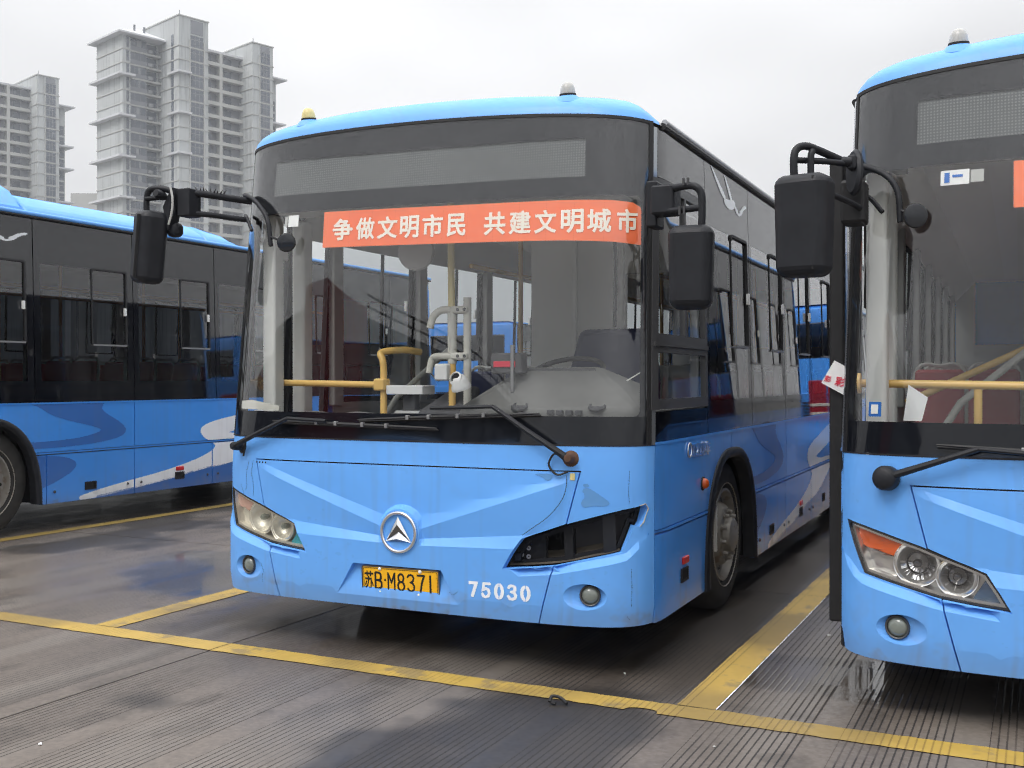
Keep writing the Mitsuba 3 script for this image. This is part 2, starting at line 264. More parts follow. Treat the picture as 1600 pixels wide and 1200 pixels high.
GL = {
'争':'2,32 2,42 3,43 43,43 43,49 18,49 16,49 12,49 5,55 5,57 7,59 12,62 24,73 24,74 29,79 34,87 44,85 46,84 45,79 69,79 72,77 76,74 76,72 74,69 68,61 84,60 85,59 85,43 97,43 99,41 99,33 97,31 85,31 85,14 84,12 56,12 55,-4 52,-8 46,-10 30,-11 28,-9 26,-4 25,-3 25,0 26,2 43,2 43,12 13,12 12,14 12,23 13,24 43,24 43,31 3,31;56,25 72,24 72,31 56,31;56,44 72,43 72,48 56,49;30,61 30,61 51,61 56,66 35,67',
'做':'-1,42 -1,44 6,53 11,62 12,63 13,66 17,73 21,85 22,86 26,86 32,84 32,80 28,70 28,67 39,68 39,85 39,85 50,86 51,85 51,68 62,67 63,67 64,68 68,86 72,87 77,85 79,84 79,81 76,70 76,68 97,67 98,67 99,65 98,57 94,56 93,55 91,39 89,29 84,16 90,8 95,2 99,-1 99,-4 96,-7 94,-11 91,-11 81,-1 77,5 66,-6 60,-11 58,-11 52,-5 51,-3 53,0 53,0 40,0 39,-4 37,-6 28,-6 28,-5 28,40 29,41 39,41 39,55 26,56 25,56 25,-8 24,-10 23,-11 14,-11 12,-9 12,38 11,38 7,33 4,33;73,52 76,35 78,34 81,45 82,56 73,56;62,7 63,7 66,10 71,17 66,30 66,35 65,36 62,33;51,42 54,41 58,50 58,51 60,54 60,55 51,55;40,29 39,13 50,12 50,29',
'文':'1,-2 2,1 14,5 21,9 23,9 34,15 41,20 29,36 19,57 4,57 3,58 3,68 3,69 4,69 45,69 45,73 40,81 40,84 48,87 51,87 53,85 61,69 96,69 97,69 98,67 97,57 96,57 81,57 77,47 72,36 65,26 60,21 62,18 70,13 80,7 92,3 98,2 99,-1 92,-10 90,-10 81,-7 67,-1 57,6 50,11 45,7 33,-1 21,-6 11,-10 9,-11 6,-10 6,-8;32,56 38,46 43,38 46,33 50,30 54,33 60,41 66,53 67,56 33,57',
'明':'6,79 7,80 42,80 43,79 44,18 46,25 47,34 48,80 48,82 94,82 95,81 95,-3 93,-7 91,-9 86,-10 71,-11 69,-9 67,-4 66,-3 66,0 67,2 83,2 83,22 58,22 55,11 52,4 47,-3 38,-11 36,-11 31,-6 29,-6 29,-3 39,7 43,15 43,16 42,16 18,15 17,7 16,6 7,6 6,7;60,36 59,36 60,34 83,34 83,46 60,46;83,58 83,70 60,70 60,58;18,28 31,28 31,42 18,42;31,68 18,68 18,54 31,54',
'市':'3,62 3,70 4,72 43,72 41,78 39,82 39,84 39,85 46,87 50,87 51,86 58,72 96,72 97,72 97,71 97,61 96,60 56,59 57,51 87,51 88,50 89,49 89,10 87,6 84,3 81,2 63,1 62,2 61,8 59,9 59,12 61,14 76,14 76,38 57,39 56,-8 54,-11 44,-10 43,-9 43,38 25,39 25,3 24,1 13,1 12,2 13,50 14,51 43,51 43,59 4,60',
'民':'4,-2 5,0 8,2 9,6 9,80 10,81 85,81 86,80 86,49 85,48 84,47 57,47 56,43 58,38 59,37 92,37 92,36 92,26 91,25 61,24 68,12 73,6 77,4 81,3 82,7 83,12 84,17 85,18 87,17 89,16 93,14 94,13 94,3 91,-5 88,-8 84,-9 77,-9 71,-8 66,-4 62,-1 54,9 51,16 48,25 22,25 22,7 24,6 39,11 48,12 50,4 49,1 26,-6 23,-6 14,-10 11,-11 9,-11;22,60 72,59 72,69 22,70;22,47 22,37 44,37 43,47',
'共':'3,23 3,33 4,34 26,35 26,53 9,53 8,54 6,55 6,64 8,65 25,66 26,85 26,85 37,85 38,85 38,66 62,66 62,85 63,85 74,86 74,85 75,66 93,65 94,64 94,54 94,54 74,53 74,35 97,34 98,33 97,22 96,22 67,21 88,5 96,-2 96,-3 96,-5 87,-11 85,-11 75,-1 74,-1 71,2 56,14 56,16 64,21 63,22 35,22 35,21 42,18 43,17 43,14 32,3 31,3 26,-3 14,-11 11,-11 4,-4 4,-2 20,9 27,16 28,17 32,21 4,22;38,35 62,34 62,53 38,53',
'建':'1,-4 1,-2 9,4 14,12 9,21 6,30 6,34 10,36 11,36 8,37 6,43 4,44 4,47 10,51 19,68 19,69 6,69 4,69 4,79 5,80 26,81 29,82 37,77 38,78 39,79 55,79 56,85 57,87 66,87 67,85 68,79 88,79 90,77 90,65 91,64 96,64 97,64 97,55 96,54 90,53 90,41 89,40 68,40 68,37 91,37 92,35 92,28 91,26 68,26 68,24 96,23 96,14 95,12 68,12 68,4 97,4 99,2 99,0 98,-1 96,-6 94,-8 49,-8 35,-4 28,-1 23,2 21,2 16,-6 11,-11 8,-11;68,52 78,51 78,53 68,54;68,65 69,64 78,64 78,67 68,67;24,52 25,52 31,52 36,50 38,51 55,51 56,53 32,54 31,55 30,62;30,20 28,13 38,7 50,4 56,5 55,12 33,12 31,14 31,21;34,36 31,24 32,23 33,24 55,24 55,26 37,26 36,27 36,35 37,37 55,37 56,40 38,40 36,41 36,43 35,44;36,75 32,64 55,64 56,67 38,67 37,69;11,37 12,36 14,37 16,35 18,29 19,26 20,26 22,37 22,40 14,40',
'城':'2,11 3,15 9,17 13,19 13,50 4,51 3,53 2,60 3,62 4,62 13,63 13,83 14,85 15,86 25,85 26,84 26,62 34,63 34,70 35,71 64,71 64,85 65,86 76,86 77,84 80,86 82,86 89,80 95,74 96,71 97,70 97,60 77,59 78,44 78,44 78,38 79,37 81,38 84,50 86,53 94,52 96,50 96,46 92,34 87,24 87,22 83,15 84,7 86,4 87,4 88,4 89,9 89,17 90,19 93,19 95,16 99,14 99,7 98,0 96,-5 92,-9 87,-10 80,-8 78,-5 73,2 64,-6 59,-10 56,-10 55,-8 50,-4 49,-3 52,0 58,4 60,7 57,6 45,6 43,9 37,-4 35,-8 32,-11 31,-11 23,-5 23,-3 26,1 29,6 31,10 30,12 8,3 4,4;76,72 77,71 81,72 77,76 76,76;62,10 64,10 69,17 68,26 66,42 65,42 64,16;47,59 47,51 65,50 65,59;46,39 45,17 52,17 53,19 53,39;26,24 28,24 29,25 34,26 34,50 26,50',
'苏':'6,-3 7,-1 10,0 23,7 31,14 37,26 39,37 39,39 13,39 12,39 12,48 13,49 40,49 41,59 51,59 51,59 51,49 79,49 78,32 83,34 85,34 86,32 96,12 96,9 90,7 88,7 84,16 80,25 78,25 78,23 76,4 73,-4 69,-8 64,-9 50,-8 49,-4 48,-1 49,1 63,1 65,3 67,19 68,38 50,39 47,27 44,17 39,9 32,1 24,-4 13,-9 11,-9 9,-6|5,67 5,75 27,76 28,85 37,85 38,76 62,76 63,85 72,85 73,76 95,75 96,74 95,66 73,66 72,56 72,56 63,56 63,56 62,66 38,66 37,56 37,56 28,56 28,56 27,66 6,66|6,11 6,12 13,20 21,34 29,30 23,18 18,11 14,6',
'彩':'53,-3 53,0 63,4 77,14 86,23 88,28 91,28 99,25 99,22 90,11 72,-4 59,-10|1,5 3,8 9,12 17,20 23,28 5,29 4,31 4,39 5,40 27,40 27,49 30,51 26,61 24,65 24,67 26,69 6,67 3,74 4,77 25,79 49,84 54,84 59,78 58,75 33,70 41,53 48,70 58,68 59,64 72,72 83,84 87,84 94,80 94,78 83,67 68,56 64,54 57,61 47,45 44,45 38,48 38,40 58,40 60,35 77,47 87,57 96,53 95,49 85,39 66,26 60,30 58,29 44,29 57,15 57,12 51,6 38,19 38,-9 37,-10 28,-10 27,-8 27,15 14,2 9,-3 6,-3|6,61 8,65 15,67 21,59 24,51 24,48 19,45 15,45 10,56',
'亚':'3,-3 3,5 4,7 31,7 31,22 22,18 20,19 16,33 6,53 6,55 8,56 16,58 27,35 29,26 31,25 31,68 6,69 6,79 95,79 95,69 94,69 68,68 68,27 76,42 82,57 85,58 92,55 92,52 77,19 74,19 68,21 68,7 96,7 97,5 97,-4 4,-4;43,7 56,7 55,69 43,68',
'星':'3,22 12,31 19,41 19,42 15,44 16,82 85,82 85,43 56,42 56,36 88,36 89,35 89,26 57,26 56,25 56,20 84,20 85,11 84,10 56,10 56,3 94,3 96,2 96,-6 94,-8 6,-8 4,-6 4,1 6,3 44,3 44,9 18,10 16,11 16,17 11,14 4,19;26,53 73,52 74,58 27,58;26,68 73,67 74,72 27,72;23,26 19,20 44,20 44,26;33,42 30,36 44,36 44,42',
'客':'2,22 3,25 22,30 39,37 30,45 15,36 8,42 8,45 25,55 32,61 34,66 17,66 17,55 7,54 6,56 6,75 7,77 44,77 41,84 48,87 52,87 58,77 93,77 94,75 94,56 93,54 83,55 83,66 48,66 46,61 46,61 74,61 77,59 79,57 78,53 62,37 76,32 98,27 98,25 93,17 79,19 79,-9 70,-10 68,-9 68,-6 33,-6 31,-10 23,-10 21,-9 21,18 6,15;32,4 68,4 68,14 33,14;40,50 45,46 51,43 61,51;51,30 40,24 60,25',
'车':'4,9 5,20 49,20 48,32 15,31 12,40 18,46 26,60 7,61 6,62 6,70 7,72 31,72 36,85 42,86 48,84 49,83 45,72 93,72 94,70 94,62 93,61 39,60 29,43 48,42 49,57 50,58 59,58 61,57 61,42 88,42 87,32 61,32 61,20 95,20 96,19 96,10 95,9 61,9 61,-9 59,-10 49,-10 48,9',
}
# ------------------------------------------------------------------ the skin of a bus, in bus coordinates: x across, y back from the front, z up
HW, SEN, SED, LEN = 1.235, 4.3, 0.44, 8.7
_t = np.linspace(0, math.pi / 2, 4001)
_x = (HW * np.abs(np.cos(_t)) ** (2 / SEN))[::-1]; _y = (SED * (1 - np.abs(np.sin(_t)) ** (2 / SEN)))[::-1]
PX, PY = np.r_[_x, HW], np.r_[_y, 20.0]
PS = np.r_[0, np.cumsum(np.hypot(np.diff(PX), np.diff(PY)))]
SD = float(np.interp(SED, PY, PS))
def sy(y): return float(np.interp(y, PY, PS))
TILT = 0.0
def pt(s, z):
    s, z = np.broadcast_arrays(np.asarray(s, float), np.asarray(z, float))
    a = np.abs(s); x = np.interp(a, PS, PX) * np.sign(s); y = np.interp(a, PS, PY)
    k = 1 - 0.024 * np.maximum(z - 1.0, 0) / HW
    w = np.clip(1 - (y - 0.3) / 1.2, 0, 1)
    zz = z - TILT * (x - 1.0) * np.clip((z - 1.06) / 1.5, 0, 1.2)
    return np.stack([x * k, y + 0.093 * np.maximum(z - 0.9, 0) * w, zz], -1)
def nrm(s, z, e=0.012):
    n = np.cross(pt(s + e, z) - pt(s - e, z), pt(s, z + e) - pt(s, z - e))
    return n / np.linalg.norm(n, axis=-1, keepdims=True)
def ztop(s): return 2.637 - 0.035 * np.minimum(np.abs(s), 1.3) ** 2

# relief of the front: two V-shaped steps, ledge under the lamps, boss behind the emblem
def zU(a): return 0.695 + (a - 0.11) * 0.300
def zL(a): return zU(a) - (0.058 - (a - 0.11) * 0.036)
def zA(a): return 0.588 + (a - 0.10) * 0.088
def zB(a): return 0.558 + (a - 0.10) * 0.030
LED_S = [0.0, 0.55, 0.82, 1.00, 1.14, 1.24, 1.32, 1.45]; LED_Z = [0.0, 0.470, 0.500, 0.540, 0.572, 0.66, 0.80, 1.0]
def relief(s, z):
    a = np.abs(s); f = np.clip((0.91 - a) / 0.14, 0, 1); g = np.clip(a / 0.11, 0, 1)
    u, l, p, q = zU(np.maximum(a, .11)), zL(np.maximum(a, .11)), zA(a), zB(a)
    l = np.minimum(l, u - 0.004); p = np.minimum(p, l - 0.01); q = np.minimum(q, p - 0.01)
    h = np.where(z >= u, 0, np.where(z >= l, 0.018 * (u - z) / (u - l), np.where(z >= p, 0.018 - 0.009 * (l - z) / (l - p), np.where(z >= q, 0.009 + 0.023 * (p - z) / (p - q), 0.032))))
    hi = h * f
    zb = np.interp(a, LED_S, LED_Z)
    led = 0.032 * np.clip((zb - z) / 0.032, 0, 1)
    m = np.clip((a - 0.60) / 0.03, 0, 1)
    h = np.where(a < 0.60, h, np.where(z > zb, hi, np.maximum(hi * (1 - m), led)))
    r = np.hypot(s, z - 0.617); h = np.maximum(h, 0.032 * np.clip((0.135 - r) / 0.022, 0, 1))
    h = h * np.clip((1.27 - a) / 0.20, 0, 1)
    return h - 2.2 * np.maximum(0.31 - z, 0) ** 2
HL = Polygon([(1.222, .787), (1.12, .769), (1.033, .747), (.885, .705), (.822, .682), (.713, .645), (.648, .62), (.601, .55), (.560, .480), (.675, .490), (.821, .507), (.966, .54), (1.122, .574), (1.175, .682)])
def mirror_poly(g): return affinity.scale(g, -1, 1, origin=(0, 0))
def ell(cx, cz, a, b, n=40): t = np.arange(n) * 2 * math.pi / n; return Polygon(np.c_[cx + a * np.cos(t), cz + b * np.sin(t)])

def cells(poly, ds, dz, ridges=()):
    s0, z0, s1, z1 = poly.bounds
    xs = np.arange(math.floor(s0 / ds) + 1, math.ceil(s1 / ds)) * ds; zs = np.arange(math.floor(z0 / dz) + 1, math.ceil(z1 / dz)) * dz
    lines = [poly.boundary] + [LineString([(x, z0 - 1), (x, z1 + 1)]) for x in xs] + [LineString([(s0 - 1, z), (s1 + 1, z)]) for z in zs] + list(ridges)
    prepare(poly)
    return [c for c in polygonize(unary_union(lines)) if c.area > 1e-9 and poly.contains(c.representative_point())]
def skin(poly, off=0.0, depth=0.0, ds=0.05, dz=0.12, ridges=(), rel=False, fn=None):
    """the piece poly of the unrolled skin (s along it, z up) laid on the bus, with a rim running inwards"""
    V, F, n = [], [], 0
    for q in polys(poly):
        for c in cells(q, ds, dz, ridges):
            v, f = ear(c); V.append(v); F.append(f + n); n += len(v)
    v, f = np.vstack(V), np.vstack(F)
    v = np.round(v, 6); u, inv = np.unique(v, axis=0, return_inverse=True); f = inv.reshape(-1)[f]
    f = f[(f[:, 0] != f[:, 1]) & (f[:, 1] != f[:, 2]) & (f[:, 0] != f[:, 2])]
    A_, B_ = u[f[:, 1]] - u[f[:, 0]], u[f[:, 2]] - u[f[:, 0]]; ar = A_[:, 0] * B_[:, 1] - A_[:, 1] * B_[:, 0]; f[ar < 0] = f[ar < 0][:, ::-1]; f = f[np.abs(ar) > 1e-12]
    def lay(w, o):
        h = o + (relief(w[:, 0], w[:, 1]) if rel else 0) + (fn(w[:, 0], w[:, 1]) if fn else 0)
        return pt(w[:, 0], w[:, 1]) + nrm(w[:, 0], w[:, 1]) * np.broadcast_to(h, (len(w),))[:, None]
    X = lay(u, off); out = [TM(X, f)]
    if depth:
        e = np.sort(np.vstack([f[:, [0, 1]], f[:, [1, 2]], f[:, [2, 0]]]), axis=1); e0 = np.vstack([f[:, [0, 1]], f[:, [1, 2]], f[:, [2, 0]]])
        _, idx, cnt = np.unique(e, axis=0, return_index=True, return_counts=True)
        b = e0[idx[cnt == 1]]; Y = lay(u, off - depth)
        m = len(u); out.append(TM(np.vstack([X, Y]), np.vstack([np.c_[b[:, 1], b[:, 0], b[:, 0] + m], np.c_[b[:, 1], b[:, 0] + m, b[:, 1] + m]])))
    return cat(out)
def onskin(mesh, s0, z0, off=0.0, rel=False):
    """a mesh whose x, y lie along the skin and z out of it"""
    m = mesh.copy(); v = np.array(m.vertices); s, z = s0 + v[:, 0], z0 + v[:, 1]
    m.vertices = pt(s, z) + nrm(s, z) * (v[:, 2] + off + (relief(s, z) if rel else 0))[:, None]; return m
def side(y0, y1, z0, z1): return box(sy(y0), z0, sy(y1), z1)
def sidep(L): return Polygon([(sy(y), z) for y, z in L]).buffer(0)
def rounded(g, r): return g.buffer(-r).buffer(r)
def chaikin(L, n=2, closed=True):
    p = np.array(L, float)
    for _ in range(n):
        q = np.roll(p, -1, 0); p = np.stack([0.75 * p + 0.25 * q, 0.25 * p + 0.75 * q], 1).reshape(-1, 2)
    return p

class Kit:
    """the parts of one thing: (path, ply dict, label)"""
    def __init__(self): self.items, self.used = [], {}
    def part(self, path, mesh, mat, smooth=35, label=None, stuff=False):
        k = self.used.get(path, 0); self.used[path] = k + 1
        key = path if k == 0 else f'{path}_{k:03d}'
        if mesh is not None: self.items.append([key, mikit.ply(mesh, mat, smooth), label, stuff])
        return key
    def put(self, name, M=None, label=None, category=None, group=None, skip=(), extra=None, kind=None):
        i = 0
        key = name
        while key in labels: i += 1; key = f'{name}_{i:03d}'
        labels[key] = {k: v for k, v in (('label', label), ('category', category), ('group', group), ('kind', kind)) if v}
        for path, d, lab, stuff in self.items:
            if any(path.split('__')[0].rstrip('0123456789').rstrip('_') == q for q in skip): continue
            scene[f'{key}__{path}'] = {**d, **({'to_world': M} if M is not None else {})}
            if lab: labels.setdefault(f'{key}__{path}', {})['label'] = lab
            if stuff: labels.setdefault(f'{key}__{path}', {})['kind'] = 'stuff'
        return key

# right-hand livery outlines, (y, z) along the side
def yshift(L, d=0.14): return [(y + d, z) for y, z in L]
LIV_DARK = sidep(chaikin(yshift([(1.86, 1.08), (2.082, 1.053), (2.191, .98), (2.401, .916), (2.657, .863), (2.767, .826), (2.657, .789), (2.401, .757), (1.99, .75), (1.85, .75), (1.85, .69), (1.998, .697), (2.436, .698), (2.732, .718), (2.966, .752), (3.05, .809), (2.966, .889), (2.81, .962), (2.743, 1.016), (2.81, 1.08)])))
LIV_DARK2 = sidep(chaikin(yshift([(1.7, .635), (2.106, .637), (2.277, .626), (2.418, .600), (2.49, .549), (2.436, .488), (2.329, .439), (2.224, .398), (2.114, .365), (1.9, .30), (1.7, .28)])))
LIV_WHITE = sidep(chaikin(yshift([(5.2, .98), (4.8, .93), (4.477, .884), (4.236, .852), (4.039, .809), (3.985, .761), (4.051, .70), (4.185, .642), (4.215, .598), (4.148, .543), (3.896, .467), (3.444, .387), (2.925, .327), (2.45, .25), (2.656, .25), (3.189, .301), (3.665, .353), (4.015, .405), (4.407, .43), (4.8, .52), (5.3, .66), (5.0, .69), (4.6, .69), (4.40, .715), (4.336, .735), (4.477, .762), (4.9, .81), (5.4, .87)]))).buffer(.014)
LIV_DEEP = sidep(yshift([(2.656, .2), (2.70, .258), (3.189, .299), (3.665, .351), (4.015, .403), (4.407, .425), (4.8, .5), (5.2, .6), (6.0, .66), (6.0, .2)]))
LIV_FRONTLOW = sidep([(.45, .2), (.62, .33), (.80, .40), (1.10, .44), (1.10, .2)])

def build_bus(main):
    global TILT
    TILT = 0.022 if main else 0.0
    K = Kit(); part = K.part
    Z0, Z1 = 0.235, 1.060
    SE = 1.300
    # ---- front panels
    fog = [ell(sg * 0.955, 0.372, 0.098, 0.060) for sg in (1, -1)]
    cx = 0.0
    centre = Polygon([(-.925, .940), (.925, .940), (.862, .700)] + [(.713, .645), (.648, .62), (.601, .55), (.560, .480), (.675, .490), (.805, .505), (.735, Z0), (-.735, Z0), (-.805, .505), (-.675, .490), (-.560, .480), (-.601, .55), (-.648, .62), (-.713, .645), (-.862, .700)])
    recess = Polygon([(-.272, .447), (.232, .447), (.325, .288), (-.365, .288)])
    HR = HL.union(Polygon([(1.17, .775), (1.222, .790), (1.238, .794), (1.252, .772), (1.240, .742), (1.226, .712), (1.205, .690), (1.17, .70)])) if main else HL
    holes = unary_union([HR, mirror_poly(HL)])
    whole = box(-SE, Z0, SE, Z1 - 0.002)
    shell = whole.difference(centre.buffer(0.006, join_style='mitre')).difference(holes).difference(unary_union(fog))
    shell = unary_union([q for q in polys(shell) if q.area > 0.003])
    body = centre.difference(holes.buffer(0.001)).difference(recess)
    ridges = []
    for sg in (1, -1):
        A = np.linspace(.11, .9, 2)
        ridges += [LineString([(sg * a, f(a)) for a in (.11, .90)]) for f in (zU, zL)] + [LineString([(sg * a, f(a)) for a in (.0, .66)]) for f in (zA, zB)]
        ridges += [LineString([(sg * a, z + d) for a, z in zip(LED_S[1:-1], LED_Z[1:-1])]) for d in (0, -.032)] + [LineString([(sg * .60, .3), (sg * .60, .95)])]
        ridges += [LineString([(0, zU(.11)), (sg * .11, zU(.11))]), LineString([(0, zL(.11)), (sg * .11, zL(.11))])]
    ridges += [ell(0, .617, .135, .135).exterior, ell(0, .617, .113, .113).exterior]
    part('front_shell', skin(shell, 0, .05, .04, .08, ridges, True), 'paint_front', 16, 'scuffed blue outer front panel round the lamps' if main else None)
    part('front_panel', skin(body, 0, .05, .04, .08, ridges, True), 'paint_front', 7)
    part('plate_recess', skin(recess, 0, 0, .05, .04, (), True, lambda s, z: -.034 * np.clip((z - .288) / .15, 0, 1)), 'paint_front', 16)
    for sg in (1, -1):  # dished surround of the fog lamp
        rows = []
        n = 40; t = np.arange(n) * 2 * math.pi / n
        for k, w in enumerate(np.linspace(0, 1, 7)):
            ccx = sg * (0.955 + 0.022 * w); a, b = 0.098 + (0.047 - 0.098) * w, 0.060 + (0.047 - 0.060) * w
            s, z = ccx + a * np.cos(t), 0.372 + 0.004 * w + b * np.sin(t)
            rows.append(pt(s, z) + nrm(s, z) * (relief(s, z) - 0.028 * math.sin(w * math.pi / 2))[:, None])
        v = np.vstack(rows); f = []
        for k in range(6):
            for j in range(n): a, b = k * n + j, k * n + (j + 1) % n; f += [[a, b, b + n], [a, b + n, a + n]]
        part('fog_lamp_dish', TM(v, f), 'paint_front', 40)
        o = pt(sg * .977, .376) + nrm(sg * .977, .376) * (0.032 - 0.030); nn = nrm(sg * .977, .376) + np.array([0, -.15, 0])
        fl = part('fog_lamp', place(revolve([(0, .020), (.018, .018), (.033, .012), (.041, 0.0)], 32), o, nn), 'fog_glass', 40)
        part(fl + '__bezel', place(revolve([(.041, -.01), (.041, .012), (.0455, .015), (.049, .010), (.049, -.01)], 32), o, nn), 'dark_metal', 40)
    # ---- head lamps (the main bus has lost its near-side unit)
    for sg in (1, -1):
        hp = HR if sg == 1 else mirror_poly(HL)
        if main and sg == 1:
            h = part('headlight_cavity', cat([skin(hp.buffer(.004), -.20, 0, .06, .06, (), False)]), 'cavity', False, 'empty headlight opening with its lamp unit missing')
            rim = hp.buffer(.004).difference(hp.buffer(-.004))
            part(h + '__floor', cat([TM(*strip_in(hp, .49, .585, -.20))]), 'grime', 40)
            inner = hp.buffer(-.010)
            frame = inner.difference(inner.buffer(-.018))
            part(h + '__frame', skin(frame, -.055, .02, .06, .06), 'cavity', 30)
            for a, w, d in ((.87, .022, -.05), (1.075, .032, -.04)):
                part(h + '__bracket', skin(inner.intersection(Polygon([(a - w, .4), (a + w, .4), (a - .02 + w, .9), (a - .02 - w, .9)])), d, .06, .05, .05), 'black_plastic' if a > 1 else 'cavity', 30)
            part(h + '__mount_plate', skin(inner.intersection(box(.55, .4, .74, .9)), -.075, .03, .05, .05), 'cavity', 30)
            for a, z in ((.655, .568), (.655, .528), (.62, .535), (1.06, .705), (1.065, .60)):
                part(h + '__bolt', place(revolve([(.004, 0), (.011, 0), (.011, .006), (.005, .006)], 12), pt(a, z) + nrm(a, z) * -.066, nrm(a, z)), 'gray_metal', 40)
            part(h + '__socket', onskin(rb(-.018, .018, -.02, .02, 0, .03, .006), .605, .525, -.07), 'black_plastic', 30)
            L_ = [(1.205, .787), (1.223, .791), (1.239, .795), (1.253, .772), (1.241, .742), (1.227, .712), (1.207, .690)]
            part(h + '__torn_edge', tube([pt(*l) + nrm(*l) * (.001 + .003 * (i_ % 2)) for i_, l in enumerate(L_)], [.0012, .0025, .0020, .003, .0018, .003, .0015], 6, smooth=False), 'bare_edge', False, 'torn bare edge of the lamp opening')
            continue
        aged = main
        h = part('headlight', skin(hp.buffer(-.006), -.075, 0, .05, .05), 'reflector_aged' if aged else 'reflector', 30, 'yellowed headlight unit with a teal corner' if aged else None)
        part(h + '__seal', skin(hp.buffer(.004).difference(hp.buffer(-.010)), -.002, .07, .05, .05), 'rubber', 30)
        part(h + '__housing', skin(hp.buffer(-.010).difference(hp.buffer(-.021)), -.012, .062, .05, .05), 'reflector_aged' if aged else 'reflector', 30)
        for a, z, r in ((.912, .632, .078), (.759, .592, .066)):
            a *= sg; o = pt(a, z) + nrm(a, z) * -.072; nn = nrm(a, z) + np.array([0, -.3, 0])
            bowl = part(h + '__bowl', place(revolve([(r + .008, .05), (r, .054), (r - .004, .05), (r * .86, .030), (r * .62, .012), (r * .3, .003), (0, .002)], 36), o, nn), 'reflector' if not aged else 'reflector_aged', 30)
            if not aged:
                rj = np.random.default_rng(int(r * 1e4))
                for j in range(16 if r > .07 else 9):
                    q = (math.pi + j * math.pi / 15 if r > .07 else j * math.pi / 4.5 + .3) + rj.uniform(-.06, .06)
                    K.part(h + '__flute', place(TM(*flute(r, q, rj.uniform(.02, .07), rj.uniform(.25, .5))), o, nn), 'chrome', 30)
                part(h + '__inner_ring', place(revolve([(r * .50, .020), (r * .56, .030), (r * .60, .022), (r * .52, .012)], 28), o, nn), 'chrome_dark', 30)
            part(h + '__bulb', place(revolve([(0, .052), (.010, .050), (.016, .042), (.017, .03), (.012, .004)], 20), o, nn), 'chrome_dark' if not aged else 'fog_glass', 40)
            part(h + '__bowl_ring', place(revolve([(r + .004, .046), (r + .013, .052), (r + .013, .040), (r + .004, .038)], 36), o, nn), 'chrome' if not aged else 'reflector_aged', 40)
        amber = Polygon([(1.185, .768), (.958, .706), (.995, .652), (1.155, .686)]); inn = Polygon([(.652, .592), (.588, .500), (.70, .514), (.672, .56)]); low = Polygon([(1.150, .676), (1.005, .645), (.985, .60), (.99, .562), (1.11, .586)])
        for g, mat, nm, lb, d in ((amber, 'amber_aged' if aged else 'amber', 'indicator', None, -.028), (inn, 'teal' if aged else 'smoke', 'corner_lens', None, -.028), (low, 'reflector_aged' if aged else 'reflector', 'side_reflector', None, -.05)):
            g = g.intersection(HL.buffer(-.02)); g = g if sg == 1 else mirror_poly(g)
            part(h + '__' + nm, skin(g, d, .03, .025, .025, (), False, lambda s, z: .004 * np.sin(z * 420) + .003 * np.sin(s * 300)), mat, 30)
        part(h + '__lens', skin(hp.buffer(-.004), .002, 0, .04, .05), 'lens_aged' if aged else 'lens', 40)
    # ---- emblem: ring and split arrow
    e = part('emblem', onskin(trimesh.creation.torus(.0955, .0085, 44, 12), 0, .617, .040, False), 'chrome', True)
    P1 = [(0, .076, .022), (-.069, -.047, .008), (0, .036, .014), (.069, -.047, .008), (-.030, .03, .004), (.030, .03, .004)]
    def facets(L, T): return onskin(TM(L, T), 0, .617, .034)
    part(e + '__arrow', facets([(0, .078, .012), (-.071, -.045, .006), (0, .040, .022), (.071, -.045, .006), (0, .002, .008)], [[0, 1, 2], [0, 2, 3]]), 'chrome', False)
    part(e + '__arrow_shade', facets([(-.071, -.045, .006), (0, .040, .022), (.071, -.045, .006), (0, .002, .004)], [[0, 3, 1], [1, 3, 2]]), 'chrome_dark', False)
    part(e + '__chevron', facets([(0, .002, .006), (-.071, -.047, .006), (0, -.030, .022), (.071, -.047, .006), (0, -.052, .004)], [[0, 1, 2], [0, 2, 3]]), 'chrome', False)
    part(e + '__chevron_foot', facets([(-.071, -.047, .006), (0, -.030, .022), (.071, -.047, .006), (0, -.046, .004)], [[0, 3, 1], [1, 3, 2]]), 'chrome_dark', False)
    # ---- windscreen: black band, printed mask, glass, seal
    sc = [(s, float(ztop(s))) for s in np.linspace(-1.242, 1.242, 41)]
    screen = Polygon([(-1.242, 1.066), (1.242, 1.066)] + sc[::-1])
    clear = box(-1.205, 1.195, 1.205, 2.232); clear = rounded(clear, .03)
    led = box(-.945, 2.325, .925, 2.507)
    part('screen_base_band', skin(screen.intersection(box(-2, 1, 2, 1.195)), -.004, .01, .05, .12), 'black_front', 30)
    mask = screen.difference(box(-2, 1, 2, 1.195)).difference(clear).difference(led)
    part('screen_mask', skin(mask, -.006, 0, .05, .12), 'frit', 30)
    part('destination_display', skin(led.buffer(.02), -.012, 0, .06, .1), 'led', 30)
    part('windscreen', skin(screen.difference(box(-2, 1, 2, 1.195)), 0, 0, .03, .10), 'glass', True)
    sealp = box(-1.268, 1.060, 1.268, 2.60).union(Polygon([(-1.268, 2.5)] + [(s, float(ztop(s)) + .016) for s in np.linspace(-1.268, 1.268, 41)] + [(1.268, 2.5)])).difference(screen.buffer(.001))
    part('screen_seal', skin(rounded(sealp, .0005), .004, .03, .05, .12), 'rubber', 30)
    for sg in (1, -1):
        g = box(1.271, 1.062, SE - .002, 2.575)
        part('corner_trim', skin(g if sg == 1 else mirror_poly(g), .004, .03, .05, .3), 'trim', 40)
    # ---- roof
    S = np.r_[np.linspace(0, 1.8, 73), np.linspace(2.0, sy(LEN - .12), 12)]
    th = np.linspace(0, math.pi / 2, 9)
